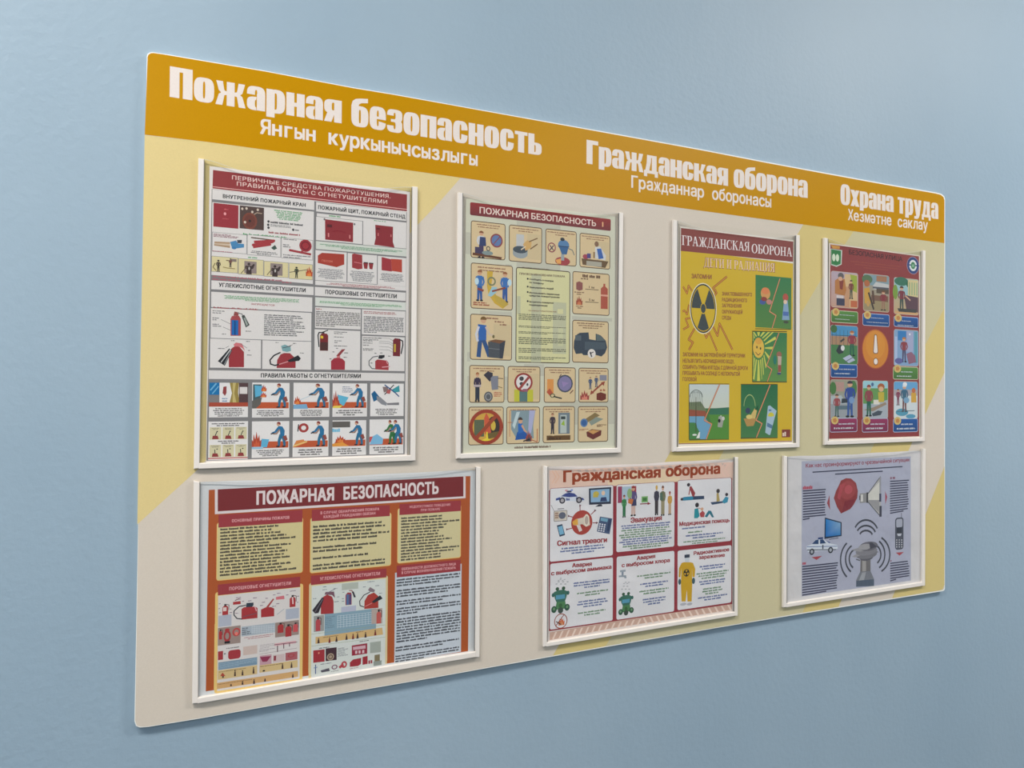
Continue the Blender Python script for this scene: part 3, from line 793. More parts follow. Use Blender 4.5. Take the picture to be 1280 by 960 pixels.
r(112, 326, 1020, 428, WC); tl(200, 342, 930, 420, 3, (165, 92, 95), .62, 'c')
part('text_block')
r(112, 492, 1018, 626, (210, 212, 206)); tl(130, 524, 1000, 606, 3, GRNT, .6, 'c')
r(112, 590, 566, 816, WC); r(580, 612, 1012, 880, WC)
tl(120, 600, 250, 622, 1, (150, 69, 67), .6); tl(120, 624, 560, 800, 9, (98, 94, 92), .55); tl(598, 626, 940, 672, 2, (155, 71, 71), .5, 'l'); tl(598, 676, 992, 862, 10, (92, 92, 96), .55)
part('picture_panel')
zoom(380, 390)
r(106, 172, 560, 582, WC); r(580, 238, 1004, 592, WC)
part('drawn_extinguisher')
pl([(158, 386), (160, 232), (178, 214), (228, 216), (242, 236), (240, 388)], (118, 34, 38)); r(162, 300, 238, 384, (75, 42, 40)); pl([(165, 236), (192, 240), (192, 266), (165, 262)], (215, 185, 50)); ln([(205, 210), (150, 204), (140, 232), (150, 350)], 11, BLK); ln([(180, 205), (240, 182)], 9, BLK)
pl([(270, 576), (270, 490), (300, 462), (340, 455), (385, 468), (410, 495), (408, 578)], (155, 43, 57)); pl([(322, 438), (378, 374), (414, 370), (350, 446)], (140, 53, 57)); r(328, 440, 362, 460, (200, 120, 120))
label_ticks([(300, 190, 150), (300, 206, 100), (300, 240, 95), (305, 278, 80), (305, 296, 45), (300, 330, 140), (320, 354, 30), (285, 390, 28), (400, 400, 45), (395, 444, 50), (255, 460, 30)], h=15)
pl([(888, 440), (890, 280), (910, 262), (960, 268), (966, 300), (960, 444)], (112, 34, 40)); r(900, 320, 918, 400, (190, 160, 60)); ln([(955, 275), (985, 290), (988, 330), (970, 420)], 12, BLK)
pl([(712, 574), (712, 490), (735, 474), (830, 486), (846, 510), (846, 582)], (158, 53, 59)); pl([(742, 466), (750, 432), (806, 430), (806, 452), (776, 468)], BLK); ln([(742, 442), (690, 450), (650, 490), (650, 530), (680, 566), (712, 568)], 9, (90, 92, 96)); ln([(780, 552), (860, 545)], 9, (215, 160, 165)); ln([(822, 480), (836, 520)], 8, (215, 160, 165))
label_ticks([(590, 248, 235), (590, 266, 190), (590, 278, 140), (590, 300, 120), (590, 322, 70), (590, 358, 150), (590, 372, 100), (760, 400, 36), (840, 432, 30), (705, 404, 24), (665, 502, 26)], h=15)
for y in (258, 292, 310, 345, 375): ln([(750, y), (850, y + 6), (888, y + 28)], 3, GRY)
part('heading_strip')
zoom(0, 0, 1)
r(261, 462.8, 505.6, 476.4, WC)
tx('ПРАВИЛА РАБОТЫ С ОГНЕТУШИТЕЛЯМИ', 326, 471.7, 451, 472.4, 5.0, BLK, .04, 0, .06)
def fire_cell(x0, y0, x1, y1, kind):
    """one instruction frame: a fireman in blue at work, caption below"""
    part('picture_panel')
    r(x0, y0, x1, y1, (226, 222, 221))
    with box(x0, y0, x1, y1):
        if kind == 'place':
            r(0, 0, .26, .35, (18, 108, 165)); ln([(.03, .22), (.18, .02)], .04, (110, 170, 205)); ln([(.08, .32), (.24, .1)], .03, (110, 170, 205)); r(0, .35, .26, .6, (125, 120, 120)); r(.26, 0, .52, .58, (225, 222, 222))
            pl([(.36, .12), (.44, .1), (.44, .3), (.40, .38), (.34, .3)], RED); tl(.30, .42, .50, .56, 2, (90, 130, 170), .4, 'c')
            pl([(.52, 0), (.76, 0), (.74, .28), (.78, .58), (.52, .58), (.58, .3)], (150, 130, 65)); pl([(.6, 0), (.68, 0), (.64, .3), (.7, .58), (.6, .58)], (190, 172, 110))
            r(.76, 0, 1, .58, (82, 58, 60)); r(.78, .12, .98, .32, (215, 208, 206)); r(0, .57, 1, .69, (166, 71, 49))
            r(.03, .70, .97, .99, (226, 222, 221))
            tl(.05, .72, .95, .98, 5, (70, 66, 68), .5, 'c')
        elif kind == 'start':
            tl(.03, .03, .97, .13, 2, (70, 66, 68), .5, 'c')
            for i in range(3):
                for j in range(2):
                    u, v = .03 + i * .325, .15 + j * .46
                    r(u, v, u + .29, v + .32, (208, 200, 165)); pl([(u + .06, v + .31), (u + .08, v + .22), (u + .20, v + .22), (u + .23, v + .31)], RED)
                    ln([(u + .14, v + .22), (u + .18 - .05 * j, v + .12)], .02, BLK); el(u + .19, v + .11, .02, .015, BLK, 8); tl(u + .03, v + .01, u + .26, v + .07, 2, (120, 110, 95), .4, 'c')
            tl(.2, .49, .8, .59, 2, (80, 74, 76), .5, 'c')
            r(0, .94, 1, .98, (190, 130, 125))
        elif kind == 'hands':
            pl([(.03, .32), (.12, .22), (.28, .42), (.2, .5), (.10, .56)], (24, 92, 138)); pl([(.18, .38), (.3, .42), (.5, .60), (.48, .68), (.34, .64), (.2, .52)], (135, 136, 142)); pl([(.5, .6), (.86, .58), (.86, .66), (.5, .66)], (120, 118, 122))
            pl([(.62, .2), (.86, .05), (.88, .25), (.70, .28)], (60, 150, 160)); pl([(.36, .10), (.5, .1), (.56, .22), (.4, .28)], (130, 110, 108)); ln([(.42, .34), (.7, .04)], .03, BLK); ln([(.42, .04), (.74, .28), (.86, .4)], .035, (40, 80, 130)); pl([(.5, .2), (.62, .18), (.58, .32), (.48, .3)], (180, 90, 90))
            tl(.10, .76, .86, .97, 4, (70, 66, 68), .5, 'c')
        else:
            pl([(.0, .74), (.12, .56), (.98, .56), (.98, .74)], (186, 84, 46))
            if kind == 'room':
                pl([(.02, .05), (.25, .05), (.22, .45), (.02, .55)], (70, 90, 95)); pl([(.06, .08), (.3, .1), (.26, .36), (.08, .42)], (90, 170, 205)); flames(.24, .05, .38, .25); flames(.22, .26, .38, .42, (180, 69, 61)); pl([(.0, .52), (.26, .42), (.22, .62), (.1, .74), (0, .74)], (95, 92, 88))
            elif kind == 'low':
                flames(.02, .38, .2, .62); pl([(0, .64), (.36, .62), (.4, .76), (0, .76)], (120, 165, 200)); ln([(.18, .5), (.5, .36)], .02, (190, 205, 215))
            elif kind == 'wall':
                flames(.0, .2, .2, .72, (165, 59, 46), (200, 100, 50)); pl([(.14, .34), (.46, .42), (.32, .68), (.2, .6)], (95, 175, 205)); tl(.28, .08, .6, .28, 4, (100, 110, 140), .4, 'l'); pl([(.02, .68), (.3, .66), (.2, .74), (0, .74)], (225, 200, 80))
            elif kind == 'high':
                r(0, .03, .52, .20, (98, 92, 88)); tl(0, .22, .4, .32, 1, (110, 180, 210), .8, 'l', 1, .9); flames(.1, .42, .38, .62); pl([(.0, .66), (.3, .62), (.5, .74), (0, .74)], (222, 150, 60))
            elif kind == 'side':
                flames(.0, .28, .26, .72, (175, 69, 46), (200, 90, 55)); pl([(.26, .48), (.46, .5), (.4, .72), (.24, .72)], (95, 170, 205)); r(0, .7, .3, .76, (150, 190, 215))
            elif kind == 'flow':
                er(.3, .2, .14, .13, .5, (160, 59, 56), 14); ln([(.16, .1), (.14, .3)], .03, BLK); pl([(0, .74), (.1, .55), (.3, .52), (.36, .62), (.1, .72)], (210, 130, 70)); ln([(.02, .7), (.4, .58)], .04, (225, 190, 120))
            elif kind == 'team':
                pl([(0, .5), (.12, .48), (.2, .56), (.0, .66)], (200, 80, 80)); pl([(.0, .72), (.1, .48), (.22, .42), (.4, .56), (.38, .72)], (125, 180, 215)); man(.42, .02, .8, .73, (50, 115, 62), (48, 110, 58), BLK, SKIN, 'hose', (40, 95, 55))
            man({'low': .42, 'team': .55}.get(kind, .50), .02, {'team': 1.0}.get(kind, .96), .73, BLU, (40, 105, 140), BLK, SKIN, 'hose', (140, 71, 61))
            r(.03, .76, .98, .98, (222, 218, 217)); tl(.10, .78, .88, .97, 4 if kind in ('room', 'low', 'side') else 3, (72, 68, 70), .52, 'c')
for (a, k) in (((261.6, 478.2, 309.8, 521.4), 'place'), ((315.4, 478.2, 361.6, 521.6), 'room'), ((367, 478.4, 411.6, 521), 'low'), ((415.8, 479, 458.6, 520.6), 'wall'), ((463, 479.2, 504.4, 520), 'hands'),
               ((260.6, 527, 309.6, 573.6), 'start'), ((315, 526.8, 361.2, 571), 'side'), ((366, 526, 410.4, 569.8), 'flow'), ((415.6, 525.6, 457.4, 568.4), 'high'), ((462, 524.4, 504, 566.6), 'team')):
    fire_cell(*a, k)
S.build()
pocket([(248, 197.5), (522.4, 233.5), (519.6, 576), (242.2, 586.4)], (7, 6.6, 7.4), 'tall clear pocket at upper left holding the fire-fighting equipment poster', 9)

# ================================================================== poster 2: workplace fire safety
poster([(582.5, 248.6), (769, 270.5), (768.4, 563), (578.5, 570)], 'greenish beige poster of sixteen small framed fire safety pictures', 0.0006, col=(204, 203, 184))
zoom(0, 0, 1)
part('watermark')
for a in ((582, 290, 590, 318), (646, 262, 700, 400), (600, 388, 640, 398), (632, 330, 640, 345), (715, 395, 765, 402), (584, 470, 640, 500), (700, 500, 768, 530), (655, 455, 680, 470), (584, 440, 588, 452)):
    r(*a, (190, 188, 172))
part('title_band')
rr(587.6, 252.6, 763.4, 288.8, 2, (146, 50, 50), None, 1, (116, 52, 56))
tx('ПОЖАРНАЯ БЕЗОПАСНОСТЬ', 599.4, 266.4, 745, 282.8, 7.8, (232, 212, 202), .02)
tx('1', 752.6, 283.4, 754.2, 283.6, 6.4, (225, 175, 130), .0)
PCH, BRL = (212, 189, 149), (92, 68, 48)
PAN = dict(a1=(588.6, 275.3, 631.6, 325.6), a2=(636.2, 280.4, 677.4, 330), a3=(681.8, 285.4, 720.6, 333.4), a4=(724.6, 290.8, 762.6, 337.2),
  b1=(588.6, 328, 640.8, 388.3), b2=(715.6, 338.7, 761.8, 395), c1=(587.8, 392, 639.8, 450.8), c2=(715.4, 399.6, 760.6, 454.2),
  d1=(586.6, 456.2, 630.4, 503.4), d2=(634.6, 457.4, 675.2, 503.4), d3=(680, 458.6, 719.4, 503.4), d4=(723.2, 459.5, 760.4, 503.2),
  e1=(585.6, 508.4, 629.4, 555.6), e2=(633, 508.4, 674.6, 554.2), e3=(678.6, 507.8, 718.4, 552.8), e4=(722.4, 507.8, 760, 552))
for k in PAN:
    part('picture_panel')
    zoom(0, 0, 1)
    rr(*PAN[k], 3.2, PCH, BRL, 1.0)
    with box(*PAN[k]):
        if k not in ('c1', 'c2', 'b2'):
            tl(.06, .05, .94, .18, 2, (140, 92, 72), .38, 'c')
        r(.55, .2, .95, .9, (204, 184, 146)) if k in ('a2', 'a4', 'c1', 'd2') else None
        if k == 'a1':
            man(.12, .25, .48, 1.0, (205, 205, 212), (72, 60, 92), (130, 80, 50)); pl([(.26, .42), (.42, .42), (.44, .66), (.24, .66)], (52, 64, 105)); r(.12, .7, .34, .88, (70, 60, 90))
            er(.74, .48, .18, .19, .22, (140, 69, 76)); el(.74, .48, .14, .15, (95, 120, 165)); ln([(.64, .6), (.84, .36)], .025, (140, 69, 76))
            pl([(.06, .86), (.9, .92), (.88, .98), (.05, .93)], (105, 66, 45)); el(.48, .84, .16, .06, (130, 145, 145)); er(.5, .72, .06, .07, .4, (80, 82, 80))
        if k == 'a2':
            r(.22, .24, .45, .6, (190, 190, 190)); el(.34, .78, .22, .12, (150, 158, 162)); r(.12, .66, .56, .80, (150, 158, 162)); el(.34, .66, .22, .1, (70, 80, 90)); pl([(.42, .5), (.55, .38), (.68, .42), (.66, .58), (.5, .68)], (205, 165, 105)); ln([(.6, .42), (.86, .30)], .03, (120, 90, 60)); ln([(.64, .62), (.86, .46)], .03, (120, 90, 60)); ln([(.36, .66), (.5, .56)], .03, (220, 205, 180))
        if k == 'a3':
            el(.58, .42, .18, .15, (88, 128, 170)); pl([(.42, .45), (.74, .45), (.68, .68), (.52, .68)], (60, 100, 145)); el(.54, .26, .07, .05, (50, 55, 62)); ln([(.4, .46), (.76, .46)], .02, (40, 55, 80)); ln([(.72, .5), (.86, .54), (.93, .68)], .025, (110, 120, 120))
            el(.55, .88, .24, .12, (160, 66, 70)); pl([(.32, .86), (.5, .8), (.5, .96), (.38, .96)], (222, 160, 90)); r(.5, .68, .6, .86, (150, 160, 165)); er(.2, .52, .13, .14, .22, (140, 60, 75)); ln([(.14, .46), (.26, .60)], .03, (70, 60, 80)); ln([(.26, .46), (.14, .60)], .03, (70, 60, 80))
        if k == 'a4':
            pl([(.5, .38), (.66, .34), (.86, .6), (.84, .74), (.5, .7)], (205, 205, 205)); pl([(.56, .42), (.7, .4), (.78, .68), (.62, .72)], (60, 98, 168)); el(.55, .28, .07, .08, (130, 100, 80)); pl([(.06, .74), (.94, .76), (.84, .96), (.1, .92)], (105, 82, 58)); r(.22, .8, .72, .94, (170, 165, 150)); el(.2, .68, .1, .07, (160, 70, 85)); r(.24, .58, .36, .72, (78, 72, 130)); r(.44, .52, .5, .7, (150, 120, 80))
        if k == 'b1':
            pl([(.38, .16), (.52, .16), (.48, .5), (.6, .68), (.9, .86), (.76, .97), (.56, .86), (.42, .68), (.38, .5)], (200, 165, 60))
            for x in (.06, .66): man(x, .14, x + .3, .84, (60, 110, 175), (50, 88, 150), (150, 95, 60), SKIN)
            el(.14, .4, .05, .08, (190, 215, 225), 8); el(.92, .38, .05, .08, (190, 215, 225), 8)
            pl([(.4, .7), (.5, .5), (.62, .5), (.6, .62), (.48, .72)], (150, 190, 205)); er(.49, .38, .1, .1, .35, (120, 125, 95)); ln([(.5, .6), (.82, .5)], .04, (140, 69, 51)); ln([(.16, .56), (.3, .6)], .05, (140, 69, 61)); pl([(.55, .66), (.75, .74), (.9, .86), (.78, .94), (.6, .82)], (188, 160, 70))
            tl(.06, .84, .46, .93, 2, (155, 69, 51), .6, 'l')
        if k == 'b2':
            tl(.07, .05, .93, .12, 1, (95, 62, 45), .8, 'c'); tl(.22, .13, .8, .18, 1, (110, 80, 60), .6)
            pl([(.1, .26), (.18, .23), (.27, .26), (.27, .42), (.18, .45), (.1, .42)], (140, 84, 80)); flames(.1, .56, .27, .78, (150, 67, 51), (200, 120, 80)); tl(.04, .46, .32, .55, 2, (120, 80, 60), .5, 'c'); tl(.08, .79, .3, .87, 2, (120, 80, 60), .5, 'c')
            ln([(.34, .40), (.7, .40)], .015, BRL); ln([(.34, .70), (.7, .70)], .015, BRL); tx('1 м', .44, .37, .58, .375, .055, BRL, .02); tx('5 м', .44, .67, .58, .675, .055, BRL, .02)
            pl([(.76, .84), (.76, .36), (.83, .3), (.83, .24), (.88, .24), (.88, .3), (.95, .36), (.95, .84)], (170, 84, 66)); r(.76, .50, .95, .54, (215, 160, 140))
        if k == 'c1':
            tl(.36, .05, .94, .10, 1, (140, 92, 72), .6); tl(.58, .12, .96, .17, 1, (140, 92, 72), .6); tl(.7, .18, .96, .23, 1, (140, 92, 72), .6)
            ln([(.24, .52), (.20, .94)], .1, (48, 80, 130)); ln([(.30, .52), (.46, .92)], .1, (48, 80, 130)); pl([(.18, .22), (.38, .24), (.38, .56), (.2, .58)], (50, 98, 170)); ln([(.2, .27), (.14, .45), (.18, .6)], .055, (205, 205, 215)); ln([(.37, .27), (.44, .42), (.54, .46)], .05, (205, 185, 165)); el(.31, .13, .065, .07, SKIN); pie(.31, .12, .075, .075, 0, 180, (120, 90, 50))
            pl([(.42, .60), (.84, .56), (.78, .96), (.44, .94)], (76, 80, 86)); pl([(.70, .58), (.84, .56), (.78, .96), (.70, .96)], (60, 64, 74)); pl([(.42, .58), (.6, .54), (.84, .56), (.7, .63)], (120, 82, 56)); ln([(.44, .74), (.7, .76)], .012, (120, 124, 128)); el(.55, .48, .03, .04, (110, 100, 60), 8)
        if k == 'c2':
            tl(.08, .04, .92, .2, 3, (120, 82, 60), .42, 'c')
            pl([(.05, .5), (.1, .36), (.2, .3), (.44, .28), (.46, .44), (.64, .46), (.64, .30), (.78, .34), (.92, .46), (.96, .62), (.9, .76), (.8, .84), (.6, .8), (.42, .82), (.3, .82), (.26, .78), (.1, .8), (.04, .66)], (58, 68, 80)); pl([(.66, .31), (.78, .35), (.9, .46), (.66, .47)], (90, 102, 104)); pl([(.34, .5), (.9, .5), (.92, .66), (.34, .7)], (74, 86, 96)); r(.08, .36, .24, .48, (86, 96, 104))
            el(.53, .78, .11, .11, (222, 215, 208)); ln([(.49, .74), (.53, .86)], .03, BLK); ln([(.48, .78), (.58, .74)], .02, BLK)
        if k == 'd1':
            man(.1, .18, .36, .98, (60, 48, 72), (48, 52, 66), (170, 110, 70)); r(.13, .52, .33, .58, (180, 165, 170)); pl([(.4, .26), (.52, .16), (.66, .2), (.66, .32), (.58, .44), (.48, .34)], (58, 54, 66)); pl([(.6, .34), (.66, .28), (.82, .28), (.82, .64), (.64, .66)], (128, 130, 142)); ln([(.8, .34), (.96, .35)], .02, BRL); ln([(.8, .56), (.94, .6)], .02, (130, 110, 70)); el(.54, .84, .125, .14, (92, 92, 96)); er(.54, .84, .09, .1, .3, (150, 150, 150)); tl(.7, .7, .97, .84, 3, (180, 80, 60), .5, 'l')
        if k == 'd2':
            r(.2, .64, .78, .97, (192, 188, 60)); r(.36, .66, .6, .97, (88, 118, 118)); el(.48, .44, .28, .26, (222, 216, 214)); el(.42, .34, .07, .06, (70, 66, 68)); el(.42, .48, .06, .05, (70, 66, 68)); el(.6, .5, .03, .04, (70, 66, 68)); ln([(.36, .62), (.64, .3)], .07, (155, 69, 63)); er(.48, .44, .28, .26, .2, (150, 57, 53)); pl([(.4, .68), (.48, .62), (.6, .62), (.62, .7)], (150, 90, 110))
        if k == 'd3':
            r(.1, .34, .3, .74, (215, 145, 75)); pl([(.08, .7), (.18, .6), (.28, .72), (.2, .82)], (180, 84, 60)); el(.66, .46, .25, .25, (70, 76, 92)); el(.66, .46, .21, .21, (130, 122, 160)); pl([(.56, .4), (.78, .44), (.6, .56)], (150, 130, 175)); ln([(.48, .28), (.54, .2)], .03, (90, 66, 80)); ln([(.82, .74), (.92, .64)], .03, (110, 70, 60)); er(.27, .8, .08, .06, .35, (70, 90, 60)); ln([(.3, .82), (.56, .88)], .035, BLK)
        if k == 'd4':
            flames(.06, .64, .36, .92, (155, 69, 61), (210, 130, 110)); pl([(.6, .92), (.6, .74), (.74, .7), (.92, .75), (.92, .9), (.78, .95)], (110, 48, 38)); r(.7, .2, .94, .36, (135, 135, 150)); ln([(.42, .74), (.82, .42)], .05, (150, 72, 55)); pl([(.38, .78), (.42, .64), (.52, .72)], (150, 72, 55)); pl([(.74, .42), (.88, .38), (.84, .52)], (150, 72, 55))
            for x in (.3, .5): man(x, .26 if x < .4 else .22, x + .18, .62 if x < .4 else .56, (72, 86, 118), (84, 92, 115), (150, 110, 80))
            tl(.66, .6, .94, .66, 1, (165, 80, 60), .9, 'c')
        if k == 'e1':
            el(.5, .53, .46, .44, (205, 160, 70)); r(.16, .34, .44, .78, (92, 100, 76)); el(.72, .5, .2, .25, (60, 52, 46)); el(.7, .5, .07, .13, (205, 175, 70)); pl([(.44, .3), (.5, .16), (.58, .3), (.64, .66), (.58, .8), (.46, .7)], (200, 90, 60)); pl([(.3, .9), (.5, .82), (.5, .66), (.54, .66), (.56, .84), (.7, .9)], (225, 205, 60)); pl([(.54, .7), (.9, .64), (.84, .8), (.56, .84)], (110, 92, 50))
            ln([(.24, .8), (.78, .24)], .1, (155, 71, 46)); er(.5, .53, .48, .46, .2, (155, 63, 43), 30)
        if k == 'e2':
            pl([(.14, .1), (.86, .1), (.8, .5), (.82, .86), (.3, .86), (.14, .6)], (130, 150, 158)); pl([(.68, .1), (.86, .1), (.76, .6), (.72, .8), (.64, .8)], (170, 172, 205)); pl([(.3, .14), (.4, .14), (.24, .6), (.18, .5)], (190, 205, 208)); man(.2, .28, .62, .92, (50, 104, 178), (40, 88, 160), (70, 56, 48), SKIN, 'kneel'); flames(.58, .62, .76, .94, (150, 70, 60), (70, 70, 76)); ln([(.5, .93), (.7, .88)], .03, BLK)
            ln([(.04, .42), (.18, .42)], .015, (180, 90, 60)); ln([(.1, .1), (.1, .8)], .015, (180, 90, 60)); ln([(.92, .6), (.92, .96), (.76, .9)], .02, (180, 90, 60))
        if k == 'e3':
            man(.18, .18, .42, .76, (64, 52, 64), (52, 46, 58), (140, 90, 60)); r(.48, .18, .84, .76, (112, 124, 134)); r(.54, .24, .74, .74, (180, 190, 185)); r(.56, .28, .7, .36, (60, 70, 70)); pl([(.56, .5), (.66, .38), (.68, .54)], (150, 180, 60)); r(.12, .8, .86, .93, (102, 74, 42)); tl(.18, .83, .8, .91, 1, (70, 50, 35), .6); ln([(.2, .78), (.34, .8), (.42, .66)], .03, (205, 180, 140))
        if k == 'e4':
            pl([(.16, .4), (.56, .18), (.72, .26), (.3, .46)], (135, 115, 75)); pl([(.36, .44), (.6, .3), (.84, .36), (.44, .54)], (135, 145, 135)); el(.2, .46, .1, .1, (60, 96, 150)); er(.2, .46, .12, .12, .3, (100, 130, 170)); pl([(.28, .72), (.46, .64), (.78, .68), (.76, .82), (.5, .93), (.3, .84)], (108, 52, 46)); pl([(.32, .7), (.5, .66), (.72, .69), (.5, .78)], (200, 150, 90)); tl(.62, .5, .94, .58, 2, (110, 70, 50), .6); tl(.04, .62, .36, .68, 2, (160, 90, 60), .5)
part('central_text_panel')
zoom(0, 0, 1)
rr(645, 333.6, 712.2, 454.6, 3.2, (210, 206, 158), (72, 52, 38), 1.1)
zoom(560, 340)
for a in ((835, 20, 930, 905), (1050, 300, 1180, 820), (690, 240, 724, 420)): r(*a, (188, 188, 158))
r(1095, 370, 1150, 420, (210, 206, 158)); r(1100, 560, 1150, 740, (198, 198, 160))
tl(740, -60, 1150, -4, 1, (110, 96, 80), .3)
tx('ПРИ ВОЗНИКНОВЕНИИ ПОЖАРА', 715, 26, 1170, 56, 21, (95, 66, 56), .02)
for s_, x, y, x1, y1 in (('Сообщить о пожаре', 812, 78, 1055, 100), ('по телефону', 812, 110, 957, 125), ('Эвакуировать людей', 812, 160, 1055, 176), ('Использовать первичные', 812, 214, 1115, 235), ('средства пожаротушения', 812, 242, 1115, 262), ('Встретить пожарное', 812, 305, 1055, 318), ('подразделение', 812, 335, 995, 346)):
    tx(s_, x, y, x1, y1, 17, (58, 52, 46), .04)
for y in (68, 146, 200, 292): el(797, y, 9, 10, BLK, 8)
tx('ОСНОВНЫЕ ПОЖАРООПАСНЫЕ', 805, 392, 1085, 404, 12, (130, 84, 60), .02)
for y, n in ((410, 4), (530, 2), (588, 2), (645, 4), (752, 3), (838, 2)):
    tl(706, y, 1178, y + n * 23, n, (95, 96, 78), .5)
part('imprint')
zoom(560, 450); tl(665, 848, 1210, 882, 1, (120, 100, 85), .35)
zoom(660, 450); tl(0, 846, 410, 876, 1, (120, 100, 85), .35)
S.build()
pocket([(572.8, 240), (779.4, 265.8), (776.6, 566), (570.6, 573.6)], (5.6, 4.8, 6.4), 'clear pocket holding the greenish beige poster of small framed pictures', 7)

# ================================================================== poster 3: radiation and children
poster([(850.4, 283.4), (992.6, 300.4), (991.2, 556), (847.4, 561.5)], 'yellow poster with dark red band and black radiation sign in a tall pocket', 0.0005, col=(222, 216, 205))
YP = (206, 173, 42)
part('yellow_ground')
zoom(0, 0, 1)
pl([(851, 312), (991.4, 329.4), (990, 550.8), (848.2, 554.2)], YP)
pl([(848.2, 554.4), (990, 551), (990, 551.9), (848.2, 555.3)], (140, 69, 51))
part('title_band')
pl([(851.2, 284.9), (991.6, 302), (991.4, 327.3), (851, 313.6)], (134, 67, 61))
zoom(835, 265)
gx('ГРАЖДАНСКАЯ', ROMAN, 137, 328, 815, 394, 96, (236, 222, 222), .05)
gx('ОБОРОНА', ROMAN, 836, 408, 1240, 446, 90, (236, 222, 222), .05)
part('subtitle')
gx('ДЕТИ И РАДИАЦИЯ', ROMAN, 352, 552, 1072, 606, 100, (138, 70, 56), .05, .3)
gx('ДЕТИ И РАДИАЦИЯ', ROMAN, 358, 546, 1066, 600, 90, (228, 198, 172), .05, .3)
part('radiation_sign')
def bolt(pts, w=9):
    ln(pts, w * 2.7, (140, 66, 44)); ln(pts, w * 1.1, (212, 150, 62))
bolt([(150, 745), (190, 815), (205, 735), (240, 790)], 7)
bolt([(590, 645), (450, 760), (485, 810), (465, 835)], 8)
zoom(835, 360)
bolt([(210, 165), (190, 265), (165, 225), (145, 235)], 7); bolt([(225, 300), (175, 310), (205, 385), (150, 415)], 7)
bolt([(265, 405), (205, 515), (250, 545), (208, 620)], 8); bolt([(365, 455), (382, 500), (410, 440), (490, 630)], 7)
bolt([(450, 385), (495, 480), (515, 355), (645, 618)], 8); bolt([(470, 10), (490, 60)], 7)
el(352, 205, 134, 256, (228, 220, 190), 32); el(352, 205, 126, 246, (48, 50, 52), 32); el(352, 205, 118, 232, YP, 32)
DK = (62, 70, 72)
for a in (0, 120, 240): pie(352, 205, 113, 222, a, a + 60, DK, 10)
el(352, 205, 29, 56, YP, 16); el(352, 205, 24, 46, DK, 16)
part('text_block')
RB = (140, 74, 56)
zoom(835, 265); tx('ЗАПОМНИ', 235, 662, 436, 672, 44, RB, .035)
zoom(835, 360)
for s_, y, x1, dy in (('ЗНАК ПОВЫШЕННОГО', 74, 840, 10), ('РАДИАЦИОННОГО', 134, 790, 8), ('ЗАГРЯЗНЕНИЯ', 192, 735, 6), ('ОКРУЖАЮЩЕЙ', 254, 745, 6), ('СРЕДЫ', 314, 630, 2)):
    tx(s_, 540, y, x1, y + dy, 36, RB, .03)
for s_, y, x1, dy in (('ЗАПОМНИ! НА ЗАГРЯЗНЁННОЙ ТЕРРИТОРИИ', 682, 770, 14), ('НЕЛЬЗЯ ПИТЬ НЕОЧИЩЕННУЮ ВОДУ,', 746, 662, 8), ('СОБИРАТЬ ГРИБЫ И ЯГОДЫ, С ДЛИННОЙ ДОРОГИ', 808, 796, 12), ('ПРЕБЫВАТЬ НА СОЛНЦЕ С НЕПОКРЫТОЙ', 868, 718, 10), ('ГОЛОВОЙ', 930, 285, 2)):
    tx(s_, 147, y, x1, y + dy, 38, RB, .03)
GR1, GR2 = (52, 118, 72), (84, 128, 62)
def zig(p):
    ln(p, 13, (170, 76, 56)); ln(p, 5, (232, 178, 130))
part('picture_panel')
zoom(835, 265); a = F(875, 628)
zoom(0, 0, 1)
r(944.4, 343.4, 989, 411.4, GR1, GR2)
zoom(835, 360)
ln([(872, 408), (1230, 414)], 7, (70, 70, 40))
zig([(1118, -95), (1118, -90), (1015, 235), (1080, 275), (1040, 405)])
el(975, 55, 48, 60, (205, 150, 90)); el(975, 28, 40, 34, (215, 130, 80)); el(945, 140, 32, 26, (70, 90, 150)); el(1010, 140, 28, 26, (190, 130, 120)); el(960, 110, 30, 22, (140, 59, 51))
el(1175, 95, 28, 40, (175, 80, 66)); pl([(1160, 120), (1196, 125), (1215, 320), (1140, 320)], (130, 160, 190)); el(1172, 140, 18, 22, (220, 190, 165)); r(1150, 235, 1205, 280, (80, 110, 170)); el(1180, 342, 26, 14, (70, 75, 62))
part('picture_panel')
r(842, 432, 1188, 940, GR1, (96, 140, 70))
for an in range(0, 360, 18):
    c_, s_ = math.cos(math.radians(an)), math.sin(math.radians(an))
    L_ = 1.0
    p = lambda rr_, w: (905 + c_ * rr_ * 60 - s_ * w, 600 + s_ * rr_ * 110 + c_ * w)
    q = [p(1.1, 6), p(1.1, -6), p(3.0, -15), p(3.0, 15)]
    q = [(min(max(x, 848), 1180), min(max(y, 440), 934)) for x, y in q]
    q = [(min(x, 1108 - (y - 440) * .36), y) for x, y in q]
    pl(q, (200, 200, 90))
el(905, 600, 56, 100, (218, 180, 74), 20); el(905, 530, 34, 34, (214, 160, 66), 12); el(888, 592, 7, 14, BLK, 8); el(925, 605, 7, 14, BLK, 8); ln([(875, 640), (900, 672), (925, 650)], 8, (120, 80, 50)); ln([(842, 432), (1188, 436)], 9, (80, 76, 30)); ln([(845, 432), (845, 940)], 8, (80, 76, 30)); ln([(842, 938), (1188, 940)], 9, (90, 76, 40))
zig([(1108, 450), (985, 775), (1038, 815), (992, 935)])
el(1110, 665, 26, 30, (150, 100, 80)); pl([(1095, 680), (1135, 685), (1125, 860), (1100, 860)], (190, 165, 150)); r(1100, 770, 1130, 840, (150, 80, 66)); el(1068, 720, 16, 46, (40, 120, 105)); el(1110, 856, 20, 12, (70, 76, 110))
part('picture_panel')
zoom(835, 450, 7.11)
r(188, 215, 542, 706, (196, 205, 205), (205, 205, 170))
